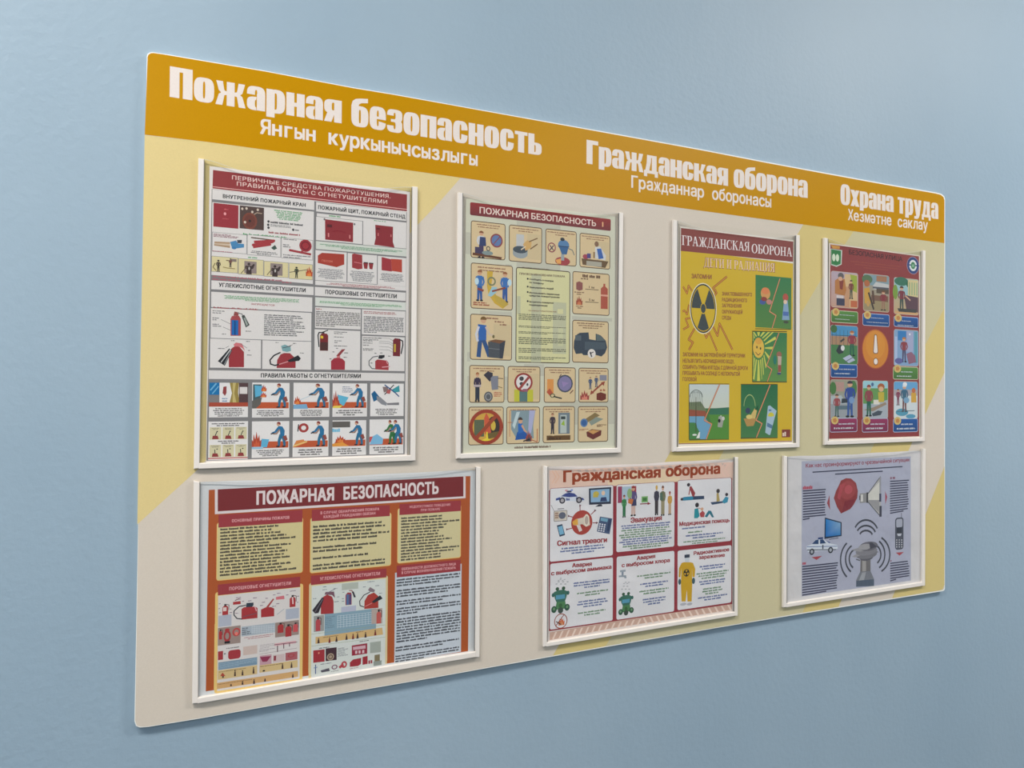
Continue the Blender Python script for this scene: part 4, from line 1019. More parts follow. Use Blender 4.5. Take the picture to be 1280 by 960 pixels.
r(188, 430, 542, 706, (72, 118, 66)); pl([(188, 380), (250, 375), (330, 440), (345, 500), (188, 505)], (150, 82, 62)); pl([(188, 375), (290, 370), (345, 455), (188, 440)], (110, 122, 92)); pl([(188, 500), (320, 500), (350, 540), (388, 575), (345, 706), (280, 706), (250, 560), (188, 555)], (110, 160, 190)); pl([(188, 556), (235, 556), (280, 640), (285, 706), (188, 706)], (72, 128, 70))
pl([(380, 432), (542, 420), (542, 490), (360, 485)], (58, 112, 86)); pl([(360, 485), (542, 485), (542, 706), (345, 706), (388, 570)], (84, 138, 56))
ln([(248, 330), (248, 640)], 7, (70, 60, 40))
for i in range(7): ln([(248 + (i - 3) * 6, 280), (248 + (i - 3) * 16, 300), (248 + (i - 3) * 20, 410)], 3, (70, 80, 76))
er(250, 330, 58, 66, .08, (80, 92, 84), 16, 0, 180)
el(470, 545, 14, 55, (190, 190, 180)); pl([(450, 500), (500, 505), (480, 600), (440, 595)], (160, 160, 150)); el(455, 540, 12, 18, BLK, 8); el(490, 520, 14, 18, (200, 200, 190), 8); el(236, 665, 20, 8, (225, 225, 220)); pl([(275, 640), (285, 640), (280, 695), (250, 695)], (225, 225, 222))
for q in ([(188, 213), (545, 213)], [(188, 707), (542, 705)], [(186, 215), (186, 706)]): ln(q, 6, (96, 76, 30))
zig([(458, 217), (322, 535), (388, 570), (340, 704)])
part('picture_panel')
r(648, 216, 974, 692, (40, 104, 66), (70, 122, 72))
er(725, 410, 52, 105, .08, (170, 185, 120), 18, 0, 180); pl([(672, 520), (785, 520), (760, 585), (700, 590)], (180, 140, 80)); el(710, 450, 22, 26, (56, 66, 90)); pl([(700, 500), (735, 490), (770, 430), (790, 450), (775, 520), (710, 520)], (205, 180, 110)); el(722, 505, 28, 20, (215, 195, 120)); pl([(770, 440), (800, 400), (806, 450)], (30, 84, 50))
pl([(888, 410), (905, 403), (965, 452), (908, 665), (900, 668), (864, 645)], (165, 188, 205)); pie(915, 505, 30, 40, 10, 170, (205, 195, 60)); tl(895, 430, 950, 455, 1, (70, 110, 150), .6); pl([(882, 555), (928, 580), (925, 612), (878, 590)], (90, 122, 155))
zig([(908, 218), (782, 535), (835, 565), (785, 690)])
for q in ([(646, 216), (974, 216)], [(644, 694), (972, 692)]): ln(q, 6, (96, 70, 30))
part('publisher_mark')
r(1012, 618, 1086, 686, (128, 56, 46)); tl(1018, 636, 1082, 672, 1, (225, 205, 190), .85)
S.build()
pocket([(842, 274.6), (1000, 293.9), (999.8, 559.2), (841.4, 564.8)], (4.8, 4.4, 5.6), 'clear pocket holding the yellow poster with the radiation sign', 6)

# ================================================================== poster 4: safe street
poster([(1036.2, 304), (1150.4, 319.6), (1150.2, 548.6), (1035.4, 552.4)], 'dark red street safety poster with eight cartoon pictures and an exclamation mark', 0.0004, col=(222, 212, 200))
zoom(1020, 290)
part('red_ground')
RG = (136, 54, 52)
zoom(0, 0, 1); pl([(1038, 305.4), (1148.8, 320.4), (1149, 545.4), (1036.2, 548.6)], RG)
part('title_text')
zoom(1020, 290)
tx('БЕЗОПАСНАЯ УЛИЦА', 330, 222, 862, 292, 46, (44, 20, 28), .015)
tl(330, 275, 870, 410, 3, (150, 72, 54), .3, 'c')
part('town_crest')
pl([(148, 128), (240, 142), (236, 170), (165, 165), (158, 145)], (196, 140, 60)); 
pl([(146, 166), (262, 182), (256, 325), (205, 348), (150, 330)], (190, 200, 190)); pl([(152, 172), (250, 188), (246, 318), (204, 336), (154, 320)], (44, 120, 62))
el(178, 255, 17, 38, (208, 218, 195), 12); el(214, 258, 17, 38, (208, 218, 195), 12)
part('round_emblem')
el(970, 335, 62, 88, (150, 130, 150), 24); el(970, 335, 57, 82, (40, 62, 118), 24); el(970, 335, 38, 56, (215, 218, 220), 20); r(912, 320, 1030, 346, (40, 62, 118)); el(970, 335, 22, 36, (62, 128, 84), 16)
ln([(958, 330), (982, 330)], 6, (170, 205, 180)); ln([(958, 345), (982, 345)], 6, (170, 205, 180))
def tag_box(x0, y0, x1, y1, col):
    part('caption')
    rr(x0, y0, x1, y1, 22, col, (205, 205, 175) if col[1] > 90 and col[2] < 90 else (180, 190, 215), 6, tuple(int(v * .78) for v in col))
    w = x1 - x0
    tl(x0 + w * .32, y0 + 42, x1 - 20, y0 + 66, 1, (190, 195, 205), .45, 'l'); tl(x0 + w * .15, y0 + 84, x1 - 14, y0 + 110, 1, (200, 205, 210), .45, 'l')
    el(x0 + w * .18, y0 + 22, 36, 40, (205, 180, 110), 16); el(x0 + w * .18, y0 + 22, 22, 25, (190, 130, 70), 5)
GRT, BLT, MGT = (88, 138, 62), (34, 86, 156), (150, 52, 92)
def pic(x0, y0, x1, y1, ground, low, fn):
    part('picture_panel')
    rr(x0, y0, x1, y1, 26, ground, (190, 175, 160), 5, low)
    with box(x0, y0, x1, y1): fn()
def p1():
    r(.5, .05, .97, .98, (205, 175, 130)); pl([(.70, .05), (.96, .08), (.96, .55), (.8, .5)], (150, 165, 60)); r(.72, .78, .97, .96, (185, 100, 62)); r(.5, .4, .68, .98, (190, 145, 110))
    el(.36, .12, .11, .09, (95, 90, 90)); pl([(.14, .62), (.14, .26), (.28, .18), (.5, .2), (.56, .5), (.5, .66)], (176, 116, 62)); pl([(.30, .22), (.46, .24), (.42, .5), (.32, .48)], (130, 60, 50)); r(.2, .66, .46, .8, (205, 195, 195)); r(.2, .74, .5, .94, (62, 62, 82)); el(.34, .2, .08, .06, SKIN)
    man(.6, .2, .88, .74, (120, 62, 54), (72, 76, 66), (80, 60, 45))
def p2():
    r(.02, .02, .98, .3, (125, 150, 160)); el(.15, .15, .2, .12, (84, 112, 78)); r(.5, .03, .9, .18, (160, 115, 85)); pl([(.36, .32), (.48, .2), (.98, .24), (.98, .42), (.4, .4)], (190, 190, 190)); r(.36, .33, .98, .38, (84, 84, 92)); r(.5, .38, .98, .5, (90, 76, 60)); r(.3, .56, .96, .74, (120, 88, 70)); pl([(.03, .7), (.97, .72), (.97, .96), (.03, .96)], (150, 135, 100))
    el(.14, .26, .11, .09, (170, 100, 60)); pl([(.03, .4), (.24, .36), (.28, .8), (.06, .8)], (196, 150, 62)); ln([(.2, .5), (.4, .95)], .06, (62, 50, 46)); ln([(.36, .44), (.4, .8)], .08, (90, 66, 54)); man(.58, .42, .96, .96, (130, 50, 56), (150, 110, 90), (120, 74, 44)); el(.18, .8, .06, .08, (190, 150, 90))
def p3():
    r(.02, .02, .98, .5, (150, 185, 190)); el(.3, .1, .28, .12, (56, 110, 86)); el(.64, .16, .15, .1, (40, 100, 70)); r(.56, .03, .97, .52, (205, 190, 140)); 
    for i in range(4): r(.6 + i * .1, .1, .65 + i * .1, .45, (150, 170, 130))
    el(.06, .4, .1, .2, (120, 150, 60)); pl([(.4, .46), (.98, .5), (.98, .92), (.5, .86)], (92, 66, 74)); man(.1, .22, .52, .92, (120, 52, 62), (52, 72, 66), (70, 50, 44)); pl([(.14, .84), (.9, .84), (.9, .93), (.2, .93)], (66, 66, 62)); r(.05, .93, .95, .98, (205, 160, 110)); ln([(.45, .48), (.66, .6)], .04, SKIN)
def p4():
    r(.02, .02, .98, .28, (72, 140, 185)); r(.02, .28, .98, .5, (166, 130, 100)); r(.02, .5, .98, .98, (74, 124, 74))
    for i in range(7): ln([(.06 + i * .14, .12), (.06 + i * .14, .52)], .012, (60, 76, 84))
    ln([(.03, .26), (.97, .26)], .015, (60, 76, 84)); el(.12, .1, .12, .1, (62, 104, 60)); man(.56, .12, 1.0, .78, (140, 52, 66), (36, 92, 72), (170, 100, 50)); pl([(.2, .66), (.3, .5), (.48, .52), (.46, .7), (.3, .74)], (48, 52, 56)); el(.44, .58, .07, .07, (215, 215, 215)); ln([(.36, .42), (.5, .34)], .05, (60, 56, 60)); pl([(.44, .84), (.7, .74), (.9, .88), (.66, .96)], (176, 184, 205)); ln([(.5, .94), (.84, .8)], .02, (90, 96, 110))
def p5():
    r(.02, .02, .98, .98, (130, 160, 195)); r(.16, .04, .5, .3, (50, 120, 180)); r(.5, .04, .78, .6, (160, 165, 195)); r(.82, .04, .96, .9, (90, 150, 165)); r(.04, .2, .14, .96, (170, 185, 215)); man(.2, .2, .62, .9, (140, 61, 63), (80, 70, 100), (180, 120, 60)); pl([(.5, .66), (.7, .6), (.86, .7), (.9, .88), (.6, .94)], (140, 96, 116)); el(.2, .86, .16, .08, (96, 96, 150)); pl([(.6, .1), (.68, .1), (.64, .16)], (230, 235, 240))
def p6():
    r(.02, .02, .98, .35, (150, 150, 130)); r(.18, .06, .5, .3, (176, 140, 130)); el(.1, .22, .12, .16, (72, 116, 60)); el(.84, .22, .14, .2, (76, 120, 66)); r(.02, .5, .98, .98, (150, 155, 160)); pl([(.02, .42), (.4, .4), (.6, .62), (.02, .62)], (170, 180, 185)); pl([(.42, .48), (.7, .48), (.68, .58), (.4, .6)], (48, 54, 62)); r(.3, .66, .8, .76, (90, 110, 120))
    man(.06, .36, .42, .95, (150, 70, 72), (70, 100, 90), (80, 60, 50)); man(.44, .02, 1.0, .97, (48, 72, 145), (56, 86, 150), (60, 56, 66)); el(.78, .52, .1, .09, (120, 150, 190))
def p7():
    r(.02, .02, .98, .25, (150, 195, 205)); r(.02, .2, .98, .6, (100, 146, 82)); pl([(.02, .7), (.98, .5), (.98, .98), (.02, .98)], (165, 172, 180)); pl([(.02, .76), (.4, .7), (.9, .56), (.94, .62), (.4, .8)], (150, 130, 110)); r(.42, .5, .66, .62, (215, 210, 200)); el(.38, .1, .05, .05, (70, 100, 140)); man(.02, .1, .46, .94, (140, 65, 73), (36, 96, 74), (140, 59, 51)); el(.72, .16, .14, .09, (165, 92, 52)); el(.72, .22, .1, .07, (210, 170, 130)); pl([(.6, .3), (.84, .3), (.84, .56), (.62, .56)], (190, 170, 60)); pl([(.36, .86), (.6, .78), (.78, .8), (.7, .9), (.4, .93)], (70, 78, 88))
def p8():
    r(.02, .02, .98, .22, (100, 160, 205)); r(.02, .22, .98, .38, (170, 160, 165)); r(.02, .38, .98, .98, (205, 212, 215)); el(.34, .82, .26, .1, (84, 150, 175)); el(.7, .93, .2, .06, (84, 150, 180)); el(.46, .08, .09, .06, (225, 228, 230)); man(.22, .08, .66, .82, (60, 100, 124), (110, 66, 62), (215, 220, 225)); man(.06, .2, .3, .64, (132, 60, 80), (120, 60, 80), (120, 80, 60)); pl([(.72, .3), (.92, .3), (.94, .56), (.72, .56)], (205, 160, 62)); el(.82, .24, .08, .07, (190, 110, 66)); ln([(.12, .8), (.86, .78)], .02, (90, 110, 120)); el(.52, .5, .12, .08, (120, 160, 190))
zoom(1020, 290)
pic(150, 386, 420, 770, (176, 160, 175), (190, 150, 130), p1); pic(472, 412, 732, 806, (150, 150, 140), (160, 140, 110), p2); pic(778, 450, 1026, 836, (160, 170, 150), (190, 160, 120), p3)
tag_box(150, 778, 420, 920, GRT); tag_box(466, 808, 735, 950, BLT); tag_box(778, 838, 1024, 960, BLT)
zoom(1020, 370)
pic(145, 286, 418, 690, (72, 140, 185), (74, 124, 74), p4); pic(778, 330, 1024, 706, (130, 160, 195), (130, 160, 195), p5)
tag_box(146, 678, 414, 818, BLT); tag_box(770, 704, 1022, 838, GRT)
part('exclamation_mark')
el(595, 530, 134, 200, (168, 80, 52), 28); el(595, 530, 126, 190, (203, 128, 44), 28); el(595, 490, 96, 140, (208, 138, 48), 24)
pl([(594, 380), (608, 392), (622, 560), (612, 578), (580, 578), (570, 560), (582, 392)], (110, 66, 50)); pl([(595, 388), (604, 398), (616, 556), (608, 571), (584, 571), (576, 556), (587, 398)], (228, 218, 212)); el(597, 655, 24, 37, (110, 66, 50), 14); el(597, 655, 19, 30, (228, 218, 212), 14)
zoom(1020, 450)
pic(142, 194, 414, 588, (150, 150, 130), (150, 155, 160), p6); pic(466, 204, 720, 588, (150, 195, 205), (165, 172, 180), p7); pic(776, 212, 1018, 588, (100, 160, 205), (205, 212, 215), p8)
tag_box(138, 582, 412, 718, MGT); tag_box(460, 584, 720, 718, MGT); tag_box(770, 586, 1018, 718, BLT)
S.build()
pocket([(1030.6, 297), (1157.2, 313.2), (1156.4, 551.6), (1031, 556.4)], (4.3, 3.4, 5.2), 'narrow clear pocket at upper right holding the red street safety poster', 5)

# ================================================================== poster 5: fire safety, wide
poster([(250.5, 603.4), (595.2, 587.4), (594.8, 819), (247.6, 874)], 'wide orange bordered fire safety poster at lower left with yellow text cards', 0.0006, col=(205, 207, 209))
zoom(0, 0, 1)
part('orange_border')
pl([(261, 612.4), (588, 595), (585, 813.9), (257.2, 864.2)], (170, 84, 40))
part('title_band')
pl([(268.6, 611.9), (582, 595.4), (582, 622.6), (268.6, 642.8)], (218, 205, 205)); pl([(272.2, 611.7), (579.2, 595.6), (579.2, 620.4), (272.2, 639.2)], (120, 42, 44))
gw = (222, 208, 208)
tx('ПОЖАРНАЯ', 320.4, 630.6, 417.6, 624.9, 16.2, gw, .045, 0, .05); tx('БЕЗОПАСНОСТЬ', 429.2, 624.2, 548.2, 616.7, 15.4, gw, .045, 0, .05)
HR, CY, CYo, HT = (152, 56, 62), (206, 190, 142), (226, 192, 118), (226, 170, 172)
def card(x0, y0, x1, y1, fill=CY, edge=CYo):
    rr(x0, y0, x1, y1, 3, fill, edge, 1.1)
part('text_card')
card(271, 653.5, 378.4, 715.8, (208, 194, 144)); r(273.2, 643.6, 378, 652.4, HR)
tx('ОСНОВНЫЕ ПРИЧИНЫ ПОЖАРОВ', 289.8, 652.8, 361.6, 648.3, 3.6, HT, .03, 0, .1)
tl(275.4, 659.6, 376, 711.4, 15, (62, 56, 52), .52, 'l', 1.0, .85)
part('text_card')
card(387.8, 647.4, 488.8, 707, (208, 196, 150)); r(389.8, 637.2, 487.2, 645, HR)
tx('В СЛУЧАЕ ОБНАРУЖЕНИЯ ПОЖАРА', 400.6, 642.8, 474, 637.6, 3.3, HT, .03, 0, .1); tx('КАЖДЫЙ ГРАЖДАНИН ОБЯЗАН', 404.5, 647.7, 469.2, 643, 3.3, HT, .03, 0, .1)
tl(391.4, 656, 486.4, 704.4, 13, (62, 58, 54), .5, 'l', 1.0, .85, (5, 8, 10))
part('text_card')
card(497, 635.6, 576, 697, (208, 196, 152)); r(499.4, 630.2, 576, 638.7, HR)
tx('НЕДОПУСТИМОЕ ПОВЕДЕНИЕ', 512, 635.1, 563, 632, 2.9, HT, .02, 0, .1); tx('ПРИ ПОЖАРЕ', 526, 639.2, 550, 637.6, 2.9, HT, .02, 0, .1)
tl(501.5, 645.8, 575.6, 694.6, 15, (62, 58, 54), .5, 'l', 1.0, .85)
part('picture_card')
WI = (212, 206, 204)
rr(269, 740.6, 378, 850, 3, CYo); pl([(268.2, 780), (272, 780), (270, 861.6), (267.2, 862)], CYo)
r(272.6, 744.8, 374.4, 848, WI); pl([(272.4, 840), (374, 826), (373.6, 844.8), (271, 860.6)], WI)
r(272.4, 730.8, 375.2, 733.6, HR)
tx('ПОРОШКОВЫЕ ОГНЕТУШИТЕЛИ', 286.6, 737.9, 363.7, 730.8, 4.0, HT, .03, 0, .1)
zoom(235, 710)
def ext(x, y, w, h, c=(166, 51, 53)):
    with box(x, y, x + w, y + h):
        pl([(.12, 1), (.12, .32), (.3, .2), (.7, .2), (.88, .32), (.88, 1)], c); r(.36, .04, .64, .2, BLK); ln([(.6, .08), (.98, .14), (.96, .6)], .05, (90, 50, 54))
ext(335, 360, 75, 105); r(350, 395, 385, 430, (215, 195, 190)); pl([(450, 340), (525, 330), (528, 360), (450, 368)], (166, 51, 53)); ln([(470, 325), (515, 305)], 8, (110, 60, 70))
pl([(535, 516), (535, 410), (560, 392), (670, 385), (695, 400), (695, 500)], (162, 51, 55)); pl([(580, 392), (585, 350), (655, 345), (655, 372), (640, 388)], (50, 58, 72)); ln([(580, 372), (510, 385), (460, 430), (460, 470), (490, 505), (540, 510)], 10, (46, 46, 56)); ln([(545, 490), (690, 450)], 7, (110, 80, 90)); ln([(668, 385), (685, 430)], 9, (215, 170, 175))
pl([(730, 494), (730, 415), (775, 394), (830, 390), (862, 405), (862, 482)], (162, 49, 53)); pl([(780, 392), (850, 305), (862, 312), (805, 392)], (162, 69, 67)); pl([(880, 290), (960, 275), (965, 310), (880, 318)], (200, 110, 120))
ext(1008, 270, 75, 115); ln([(1045, 290), (1050, 360)], 12, (225, 200, 200))
r(304, 478, 434, 575, (172, 176, 190)); r(978, 412, 1108, 500, (170, 176, 190)); ln([(890, 465), (960, 410)], 5, (150, 160, 170))
label_ticks([(310, 350, 26), (305, 398, 22), (310, 440, 20), (420, 402, 20), (415, 438, 26), (480, 290, 55), (500, 305, 40), (540, 325, 36), (600, 322, 40), (650, 292, 44), (475, 445, 30), (775, 296, 44), (740, 336, 34), (720, 368, 36), (880, 350, 56), (840, 376, 54), (850, 262, 40), (890, 246, 40), (980, 262, 50), (1020, 224, 64), (1090, 275, 20), (1090, 335, 20)], (120, 90, 120), 14)
part('picture_strip')
r(300, 600, 525, 748, (150, 132, 125)); ext(305, 612, 40, 100); er(392, 680, 36, 60, .45, (166, 55, 57)); el(392, 620, 24, 16, (166, 55, 57)); r(365, 735, 420, 750, BLK); er(484, 640, 40, 42, .4, (180, 69, 67)); el(484, 655, 16, 18, (225, 120, 110))
r(535, 588, 870, 642, (166, 176, 186)); 
for x in range(640, 870, 24): ln([(x, 572), (x, 655)], 3, (205, 210, 214))
for y in (588, 606, 624, 642): ln([(640, y), (866, y - 12)], 3, (205, 210, 214))
tq(540, 596, 630, 19, 4, (80, 84, 92), .45, 'l'); tq(555, 690, 862, 16, 2, (165, 90, 100), .4, 'c')
r(872, 548, 1108, 665, (150, 132, 125)); ext(888, 548, 75, 95); ext(965, 562, 78, 118); ext(1045, 545, 60, 90, (196, 80, 84))
part('picture_strip')
tq(385, 796, 615, 16, 1, (90, 80, 84), .5); tq(720, 765, 866, 15, 3, (170, 160, 165), .4); tq(715, 815, 870, 14, 2, (150, 140, 150), .4); ln([(865, 768), (1080, 738)], 26, (215, 170, 175)); ln([(860, 768), (1092, 740)], 6, (100, 60, 70)); ln([(895, 775), (895, 840)], 9, (90, 50, 60)); ln([(957, 760), (957, 805)], 8, (90, 50, 60)); ln([(1015, 750), (1015, 785)], 8, (90, 50, 60)); ln([(715, 862), (1090, 800)], 3, (140, 110, 120))
r(300, 835, 350, 915, (160, 53, 59)); rr(402, 826, 526, 900, 26, (160, 53, 59)); r(552, 788, 692, 855, (200, 180, 172)); tl(360, 845, 395, 865, 1, (110, 110, 115), .5)
zoom(235, 780)
r(304, 385, 692, 405, (118, 144, 164)); tq(310, 392, 690, 14, 4, (160, 180, 196), .4)
r(718, 318, 835, 398, (190, 150, 160)); pl([(720, 330), (832, 320), (790, 375), (745, 378)], (140, 50, 80)); r(850, 312, 965, 372, (200, 180, 180)); ln([(870, 318), (868, 366)], 22, (140, 50, 60)); r(975, 290, 1094, 352, (165, 90, 96)); er(1032, 315, 34, 18, .3, (170, 59, 61))
OB = (204, 162, 110)
part('picture_strip')
r(298, 466, 692, 500, (206, 180, 130)); r(715, 414, 1096, 432, (206, 180, 130)); r(290, 590, 1100, 526, OB)
for x, y, h_ in ((470, 460, 60), (545, 462, 50), (655, 432, 62), (945, 395, 52), (1035, 385, 52), (350, 500, 36), (660, 552, 45), (1048, 500, 35), (545, 570, 35), (770, 545, 30), (430, 600, 20)):
    with box(x - 16, y, x + 16, y + h_): el(.5, .14, .2, .12, (60, 46, 44), 8); pl([(.3, .3), (.7, .26), (.8, .98), (.2, .98)], (72, 50, 48))
pl([(322, 520), (345, 485), (375, 520)], (170, 65, 53)); el(758, 468, 14, 8, BLK, 8); tq(310, 474, 690, 12, 1, (130, 100, 70), .5); tq(722, 420, 1090, 12, 1, (130, 100, 70), .5); tq(300, 598, 1090, 12, 1, (130, 90, 60), .4)
part('picture_card')
zoom(0, 0, 1)
rr(386.4, 729, 484, 828, 3, (214, 196, 150)); pl([(386, 780), (390, 780), (389, 848.4), (385.6, 849)], (214, 196, 150)); pl([(479, 780), (484, 780), (483.6, 829.6), (479, 830.6)], (214, 196, 150))
r(389.6, 732.8, 481.4, 830, (208, 212, 208)); pl([(389.6, 820), (480.8, 808), (480.8, 830.4), (389.2, 846)], (208, 212, 208))
r(388.6, 719.8, 483, 721.6, HR)
tx('УГЛЕКИСЛОТНЫЕ ОГНЕТУШИТЕЛИ', 400, 725.6, 475, 718.6, 4.0, HT, .03, 0, .1)
zoom(375, 700)
part('drawn_extinguisher')
pl([(208, 542), (208, 430), (230, 370), (270, 345), (320, 365), (336, 410), (336, 538)], (158, 53, 55)); pl([(245, 345), (255, 320), (340, 315), (350, 380), (320, 350)], (120, 84, 96)); ln([(270, 330), (350, 290)], 6, (120, 110, 130)); pl([(122, 505), (222, 372), (240, 385), (185, 530), (150, 535)], (50, 42, 50)); ln([(150, 520), (228, 388)], 6, (120, 116, 124))
pl([(455, 452), (455, 350), (475, 325), (510, 325), (516, 345), (516, 446)], (155, 59, 67)); r(464, 345, 490, 446, (80, 108, 150)); r(495, 345, 508, 444, (50, 74, 124)); ln([(490, 305), (520, 305), (525, 330)], 8, (140, 69, 71)); pl([(520, 320), (535, 312), (558, 370), (540, 376)], (50, 50, 60))
pl([(642, 490), (645, 410), (680, 350), (740, 325), (782, 360), (784, 478)], (166, 59, 51)); pl([(680, 300), (700, 270), (750, 300), (740, 322), (700, 318)], (130, 116, 124)); ln([(700, 320), (640, 350), (596, 410), (600, 455), (640, 470)], 9, (50, 48, 56)); ln([(650, 465), (720, 430)], 7, (210, 130, 130)); pl([(716, 418), (800, 352), (826, 385), (740, 430)], (44, 44, 50))
label_ticks([(230, 262, 50), (225, 290, 60), (335, 278, 60), (130, 380, 45), (370, 362, 30), (345, 410, 55), (630, 262, 40), (755, 250, 44), (790, 325, 50), (675, 212, 90), (425, 315, 20), (420, 380, 20), (418, 405, 24)], (110, 120, 130), 14)
r(418, 238, 582, 285, (176, 182, 172)); r(412, 470, 560, 520, (178, 180, 198))
part('data_table')
r(246, 545, 760, 690, (132, 160, 176)); pl([(246, 540), (760, 500), (760, 600), (246, 640)], (132, 160, 176)); pl([(246, 620), (760, 560), (760, 650), (246, 702)], (132, 160, 176))
tq(252, 562, 350, 18, 7, (100, 124, 140), .35, 'l')
for i in range(12): ln([(375 + i * 31, 555 - i * 3), (375 + i * 31, 682 - i * 4)], 4, (190, 202, 210))
for j in range(6): ln([(372, 560 + j * 22), (740, 520 + j * 22)], 4, (190, 202, 210))
pl([(138, 562), (240, 548), (240, 708), (138, 720)], (150, 150, 148)); ext(150, 568, 60, 138, (178, 70, 76)); pl([(715, 492), (822, 480), (822, 632), (715, 640)], (176, 160, 152)); ext(758, 492, 58, 138, (190, 90, 84))
part('picture_strip')
pl([(155, 770), (822, 676), (830, 745), (155, 838)], (206, 172, 118))
ln([(112, 742), (850, 648)], 3, (150, 160, 120)); ln([(112, 862), (850, 770)], 3, (150, 160, 120))
for i, (x, y) in enumerate(((185, 780), (295, 775), (365, 765), (465, 745), (530, 738), (575, 732), (655, 722), (752, 700))):
    with box(x - 16, y, x + 16, y + 52): el(.5, .14, .2, .12, (60, 40, 40), 8); pl([(.3, .3), (.7, .26), (.85, .98), (.15, .98)], (120, 46, 46) if i % 3 == 1 else (66, 42, 44))
tq(230, 768, 440, 12, 1, (110, 76, 56), .4); tq(560, 716, 740, 12, 1, (110, 76, 56), .5)
part('picture_strip')
zoom(375, 760)
pl([(132, 425), (246, 412), (246, 535), (132, 548)], (158, 47, 55)); el(188, 450, 8, 10, (215, 140, 120), 8); pl([(256, 405), (366, 392), (366, 518), (256, 532)], (68, 42, 50)); el(305, 488, 36, 36, (170, 150, 130)); er(305, 488, 24, 24, .4, (100, 80, 70))
tq(378, 398, 485, 15, 6, (120, 122, 130), .4, 'l'); tq(190, 396, 440, 14, 1, (90, 90, 96), .6); tq(595, 328, 715, 14, 1, (90, 90, 96), .5)
pl([(518, 375), (672, 352), (672, 455), (518, 478)], (150, 45, 63)); pl([(530, 390), (655, 372), (655, 405), (530, 420)], (205, 170, 180)); 
for x in (552, 585, 622): r(x, 428 - (x - 552) * .1, x + 20, 456 - (x - 552) * .1, (215, 190, 195))
pl([(700, 345), (808, 330), (808, 440), (700, 452)], (160, 166, 158)); pl([(498, 545), (530, 515), (612, 498), (608, 560), (580, 580), (498, 588)], (155, 47, 57)); pl([(625, 490), (676, 478), (676, 558), (625, 568)], (155, 47, 57)); r(684, 525, 700, 556, (150, 53, 67)); r(706, 522, 722, 552, (150, 53, 67)); r(745, 470, 798, 526, (130, 118, 90)); r(735, 535, 815, 568, (140, 148, 142))
ln([(155, 565), (155, 660)], 9, (60, 76, 130)); ln([(138, 600), (175, 590)], 6, (90, 120, 170)); pl([(205, 625), (290, 600), (298, 630), (215, 645)], (84, 80, 92)); er(345, 590, 30, 24, .4, (130, 90, 110)); er(440, 565, 30, 34, .5, (176, 66, 76)); pl([(385, 590), (430, 545), (440, 580), (400, 605)], (176, 66, 76)); tq(205, 556, 435, 14, 1, (120, 120, 130), .5); tq(310, 628, 475, 14, 1, (120, 120, 130), .4); tq(498, 600, 715, 14, 1, (160, 100, 110), .4)
part('text_card')
zoom(0, 0, 1)
pl([(493.8, 716), (577, 704.6), (576.2, 814.6), (492.8, 828.4)], (196, 203, 212)); r(496, 707.2, 575.6, 713.6, HR)
tx('ОБЯЗАННОСТИ ДОЛЖНОСТНОГО ЛИЦА', 502, 712.9, 570, 706.3, 3.1, HT, .03, 0, .08); tx('В СЛУЧАЕ ВОЗНИКНОВЕНИЯ ПОЖАРА', 502, 717.6, 569.6, 711, 3.1, HT, .03, 0, .08)
zoom(470, 680)
for y, n in ((322, 3), (430, 3), (538, 2), (610, 3), (716, 9)):
    tq(206, y + 24, 842, 28, n, (52, 54, 62), .5, 'j', 1.0, .86)
zoom(470, 760)
tq(196, 384, 832, 28, 2, (52, 54, 62), .5, 'j', 1.0, .86); tq(194, 470, 832, 26, 3, (52, 54, 62), .5, 'j', 1.0, .86)
S.build()
pocket([(242, 601.2), (601, 584), (599.6, 821.6), (240.2, 880)], (7.4, 5.6, 7.4), 'largest wide pocket at lower left holding the orange bordered poster', 4)

# ================================================================== poster 6: civil defence
poster([(685, 584.4), (919.2, 574), (918.6, 767), (684, 804.6)], 'civil defence poster with six white picture panels on a red grid, lower middle', 0.0008, mat=MAT_CREASED, col=(218, 208, 203))
part('pink_header')
zoom(0, 0, 1)
pl([(686.4, 588), (917, 577.5), (916.2, 600), (687, 611)], (222, 190, 174)); pl([(760, 590), (850, 586), (850, 603), (760, 607)], (228, 204, 172))
for i in range(22):
    x = 702 + i * 9.5; y = 588 - i * .42
    pl([(x, y), (x + 4, y - .2), (x + 6, y + 3), (x + 2, y + 3.2)], (200, 178, 168))
for x in (690, 694): ln([(x, 588), (x + 5, 596), (x, 604)], 1.6, (222, 182, 158))
for x in (911, 906): ln([(x, 579), (x - 5, 587), (x, 595)], 1.6, (226, 190, 176))
part('title_text')
for dx, dy, bo, c in ((-.5, .5, .06, (232, 200, 180)), (0, 0, .045, (148, 61, 29))):
    tx('Гражданская', 703.8 + dx, 602.4 + dy, 825.8 - dx, 596.4 + dy, 13.6, c, bo); tx('оборона', 832 + dx, 595.4 + dy, 900.2 - dx, 591.7 + dy, 13, c, bo)
part('red_grid')
RGD = (146, 52, 60)
pl([(686.2, 613), (915.2, 597.6), (915.4, 755), (686.2, 789)], RGD)
WP = (219, 217, 220)
HRT = (148, 47, 53)
P6 = dict(a=(687.2, 610.4, 766.4, 694.6), b=(770.4, 605.8, 843.2, 683.4), c=(846.8, 600.4, 914.2, 676.4), d=(687.2, 704.4, 766.2, 776), e=(770.4, 695.6, 843, 764.6), f=(846.6, 688, 914.4, 753.4))
def p6(k):
    keep = _frames[:]
    part('picture_panel'); zoom(0, 0, 1); rr(*P6[k], 3, WP, (140, 50, 60), .5)
    _frames[:] = keep
TB, TG = (56, 80, 140), (84, 126, 84)
p6('a')
part('drawn_police_car'); zoom(670, 575)
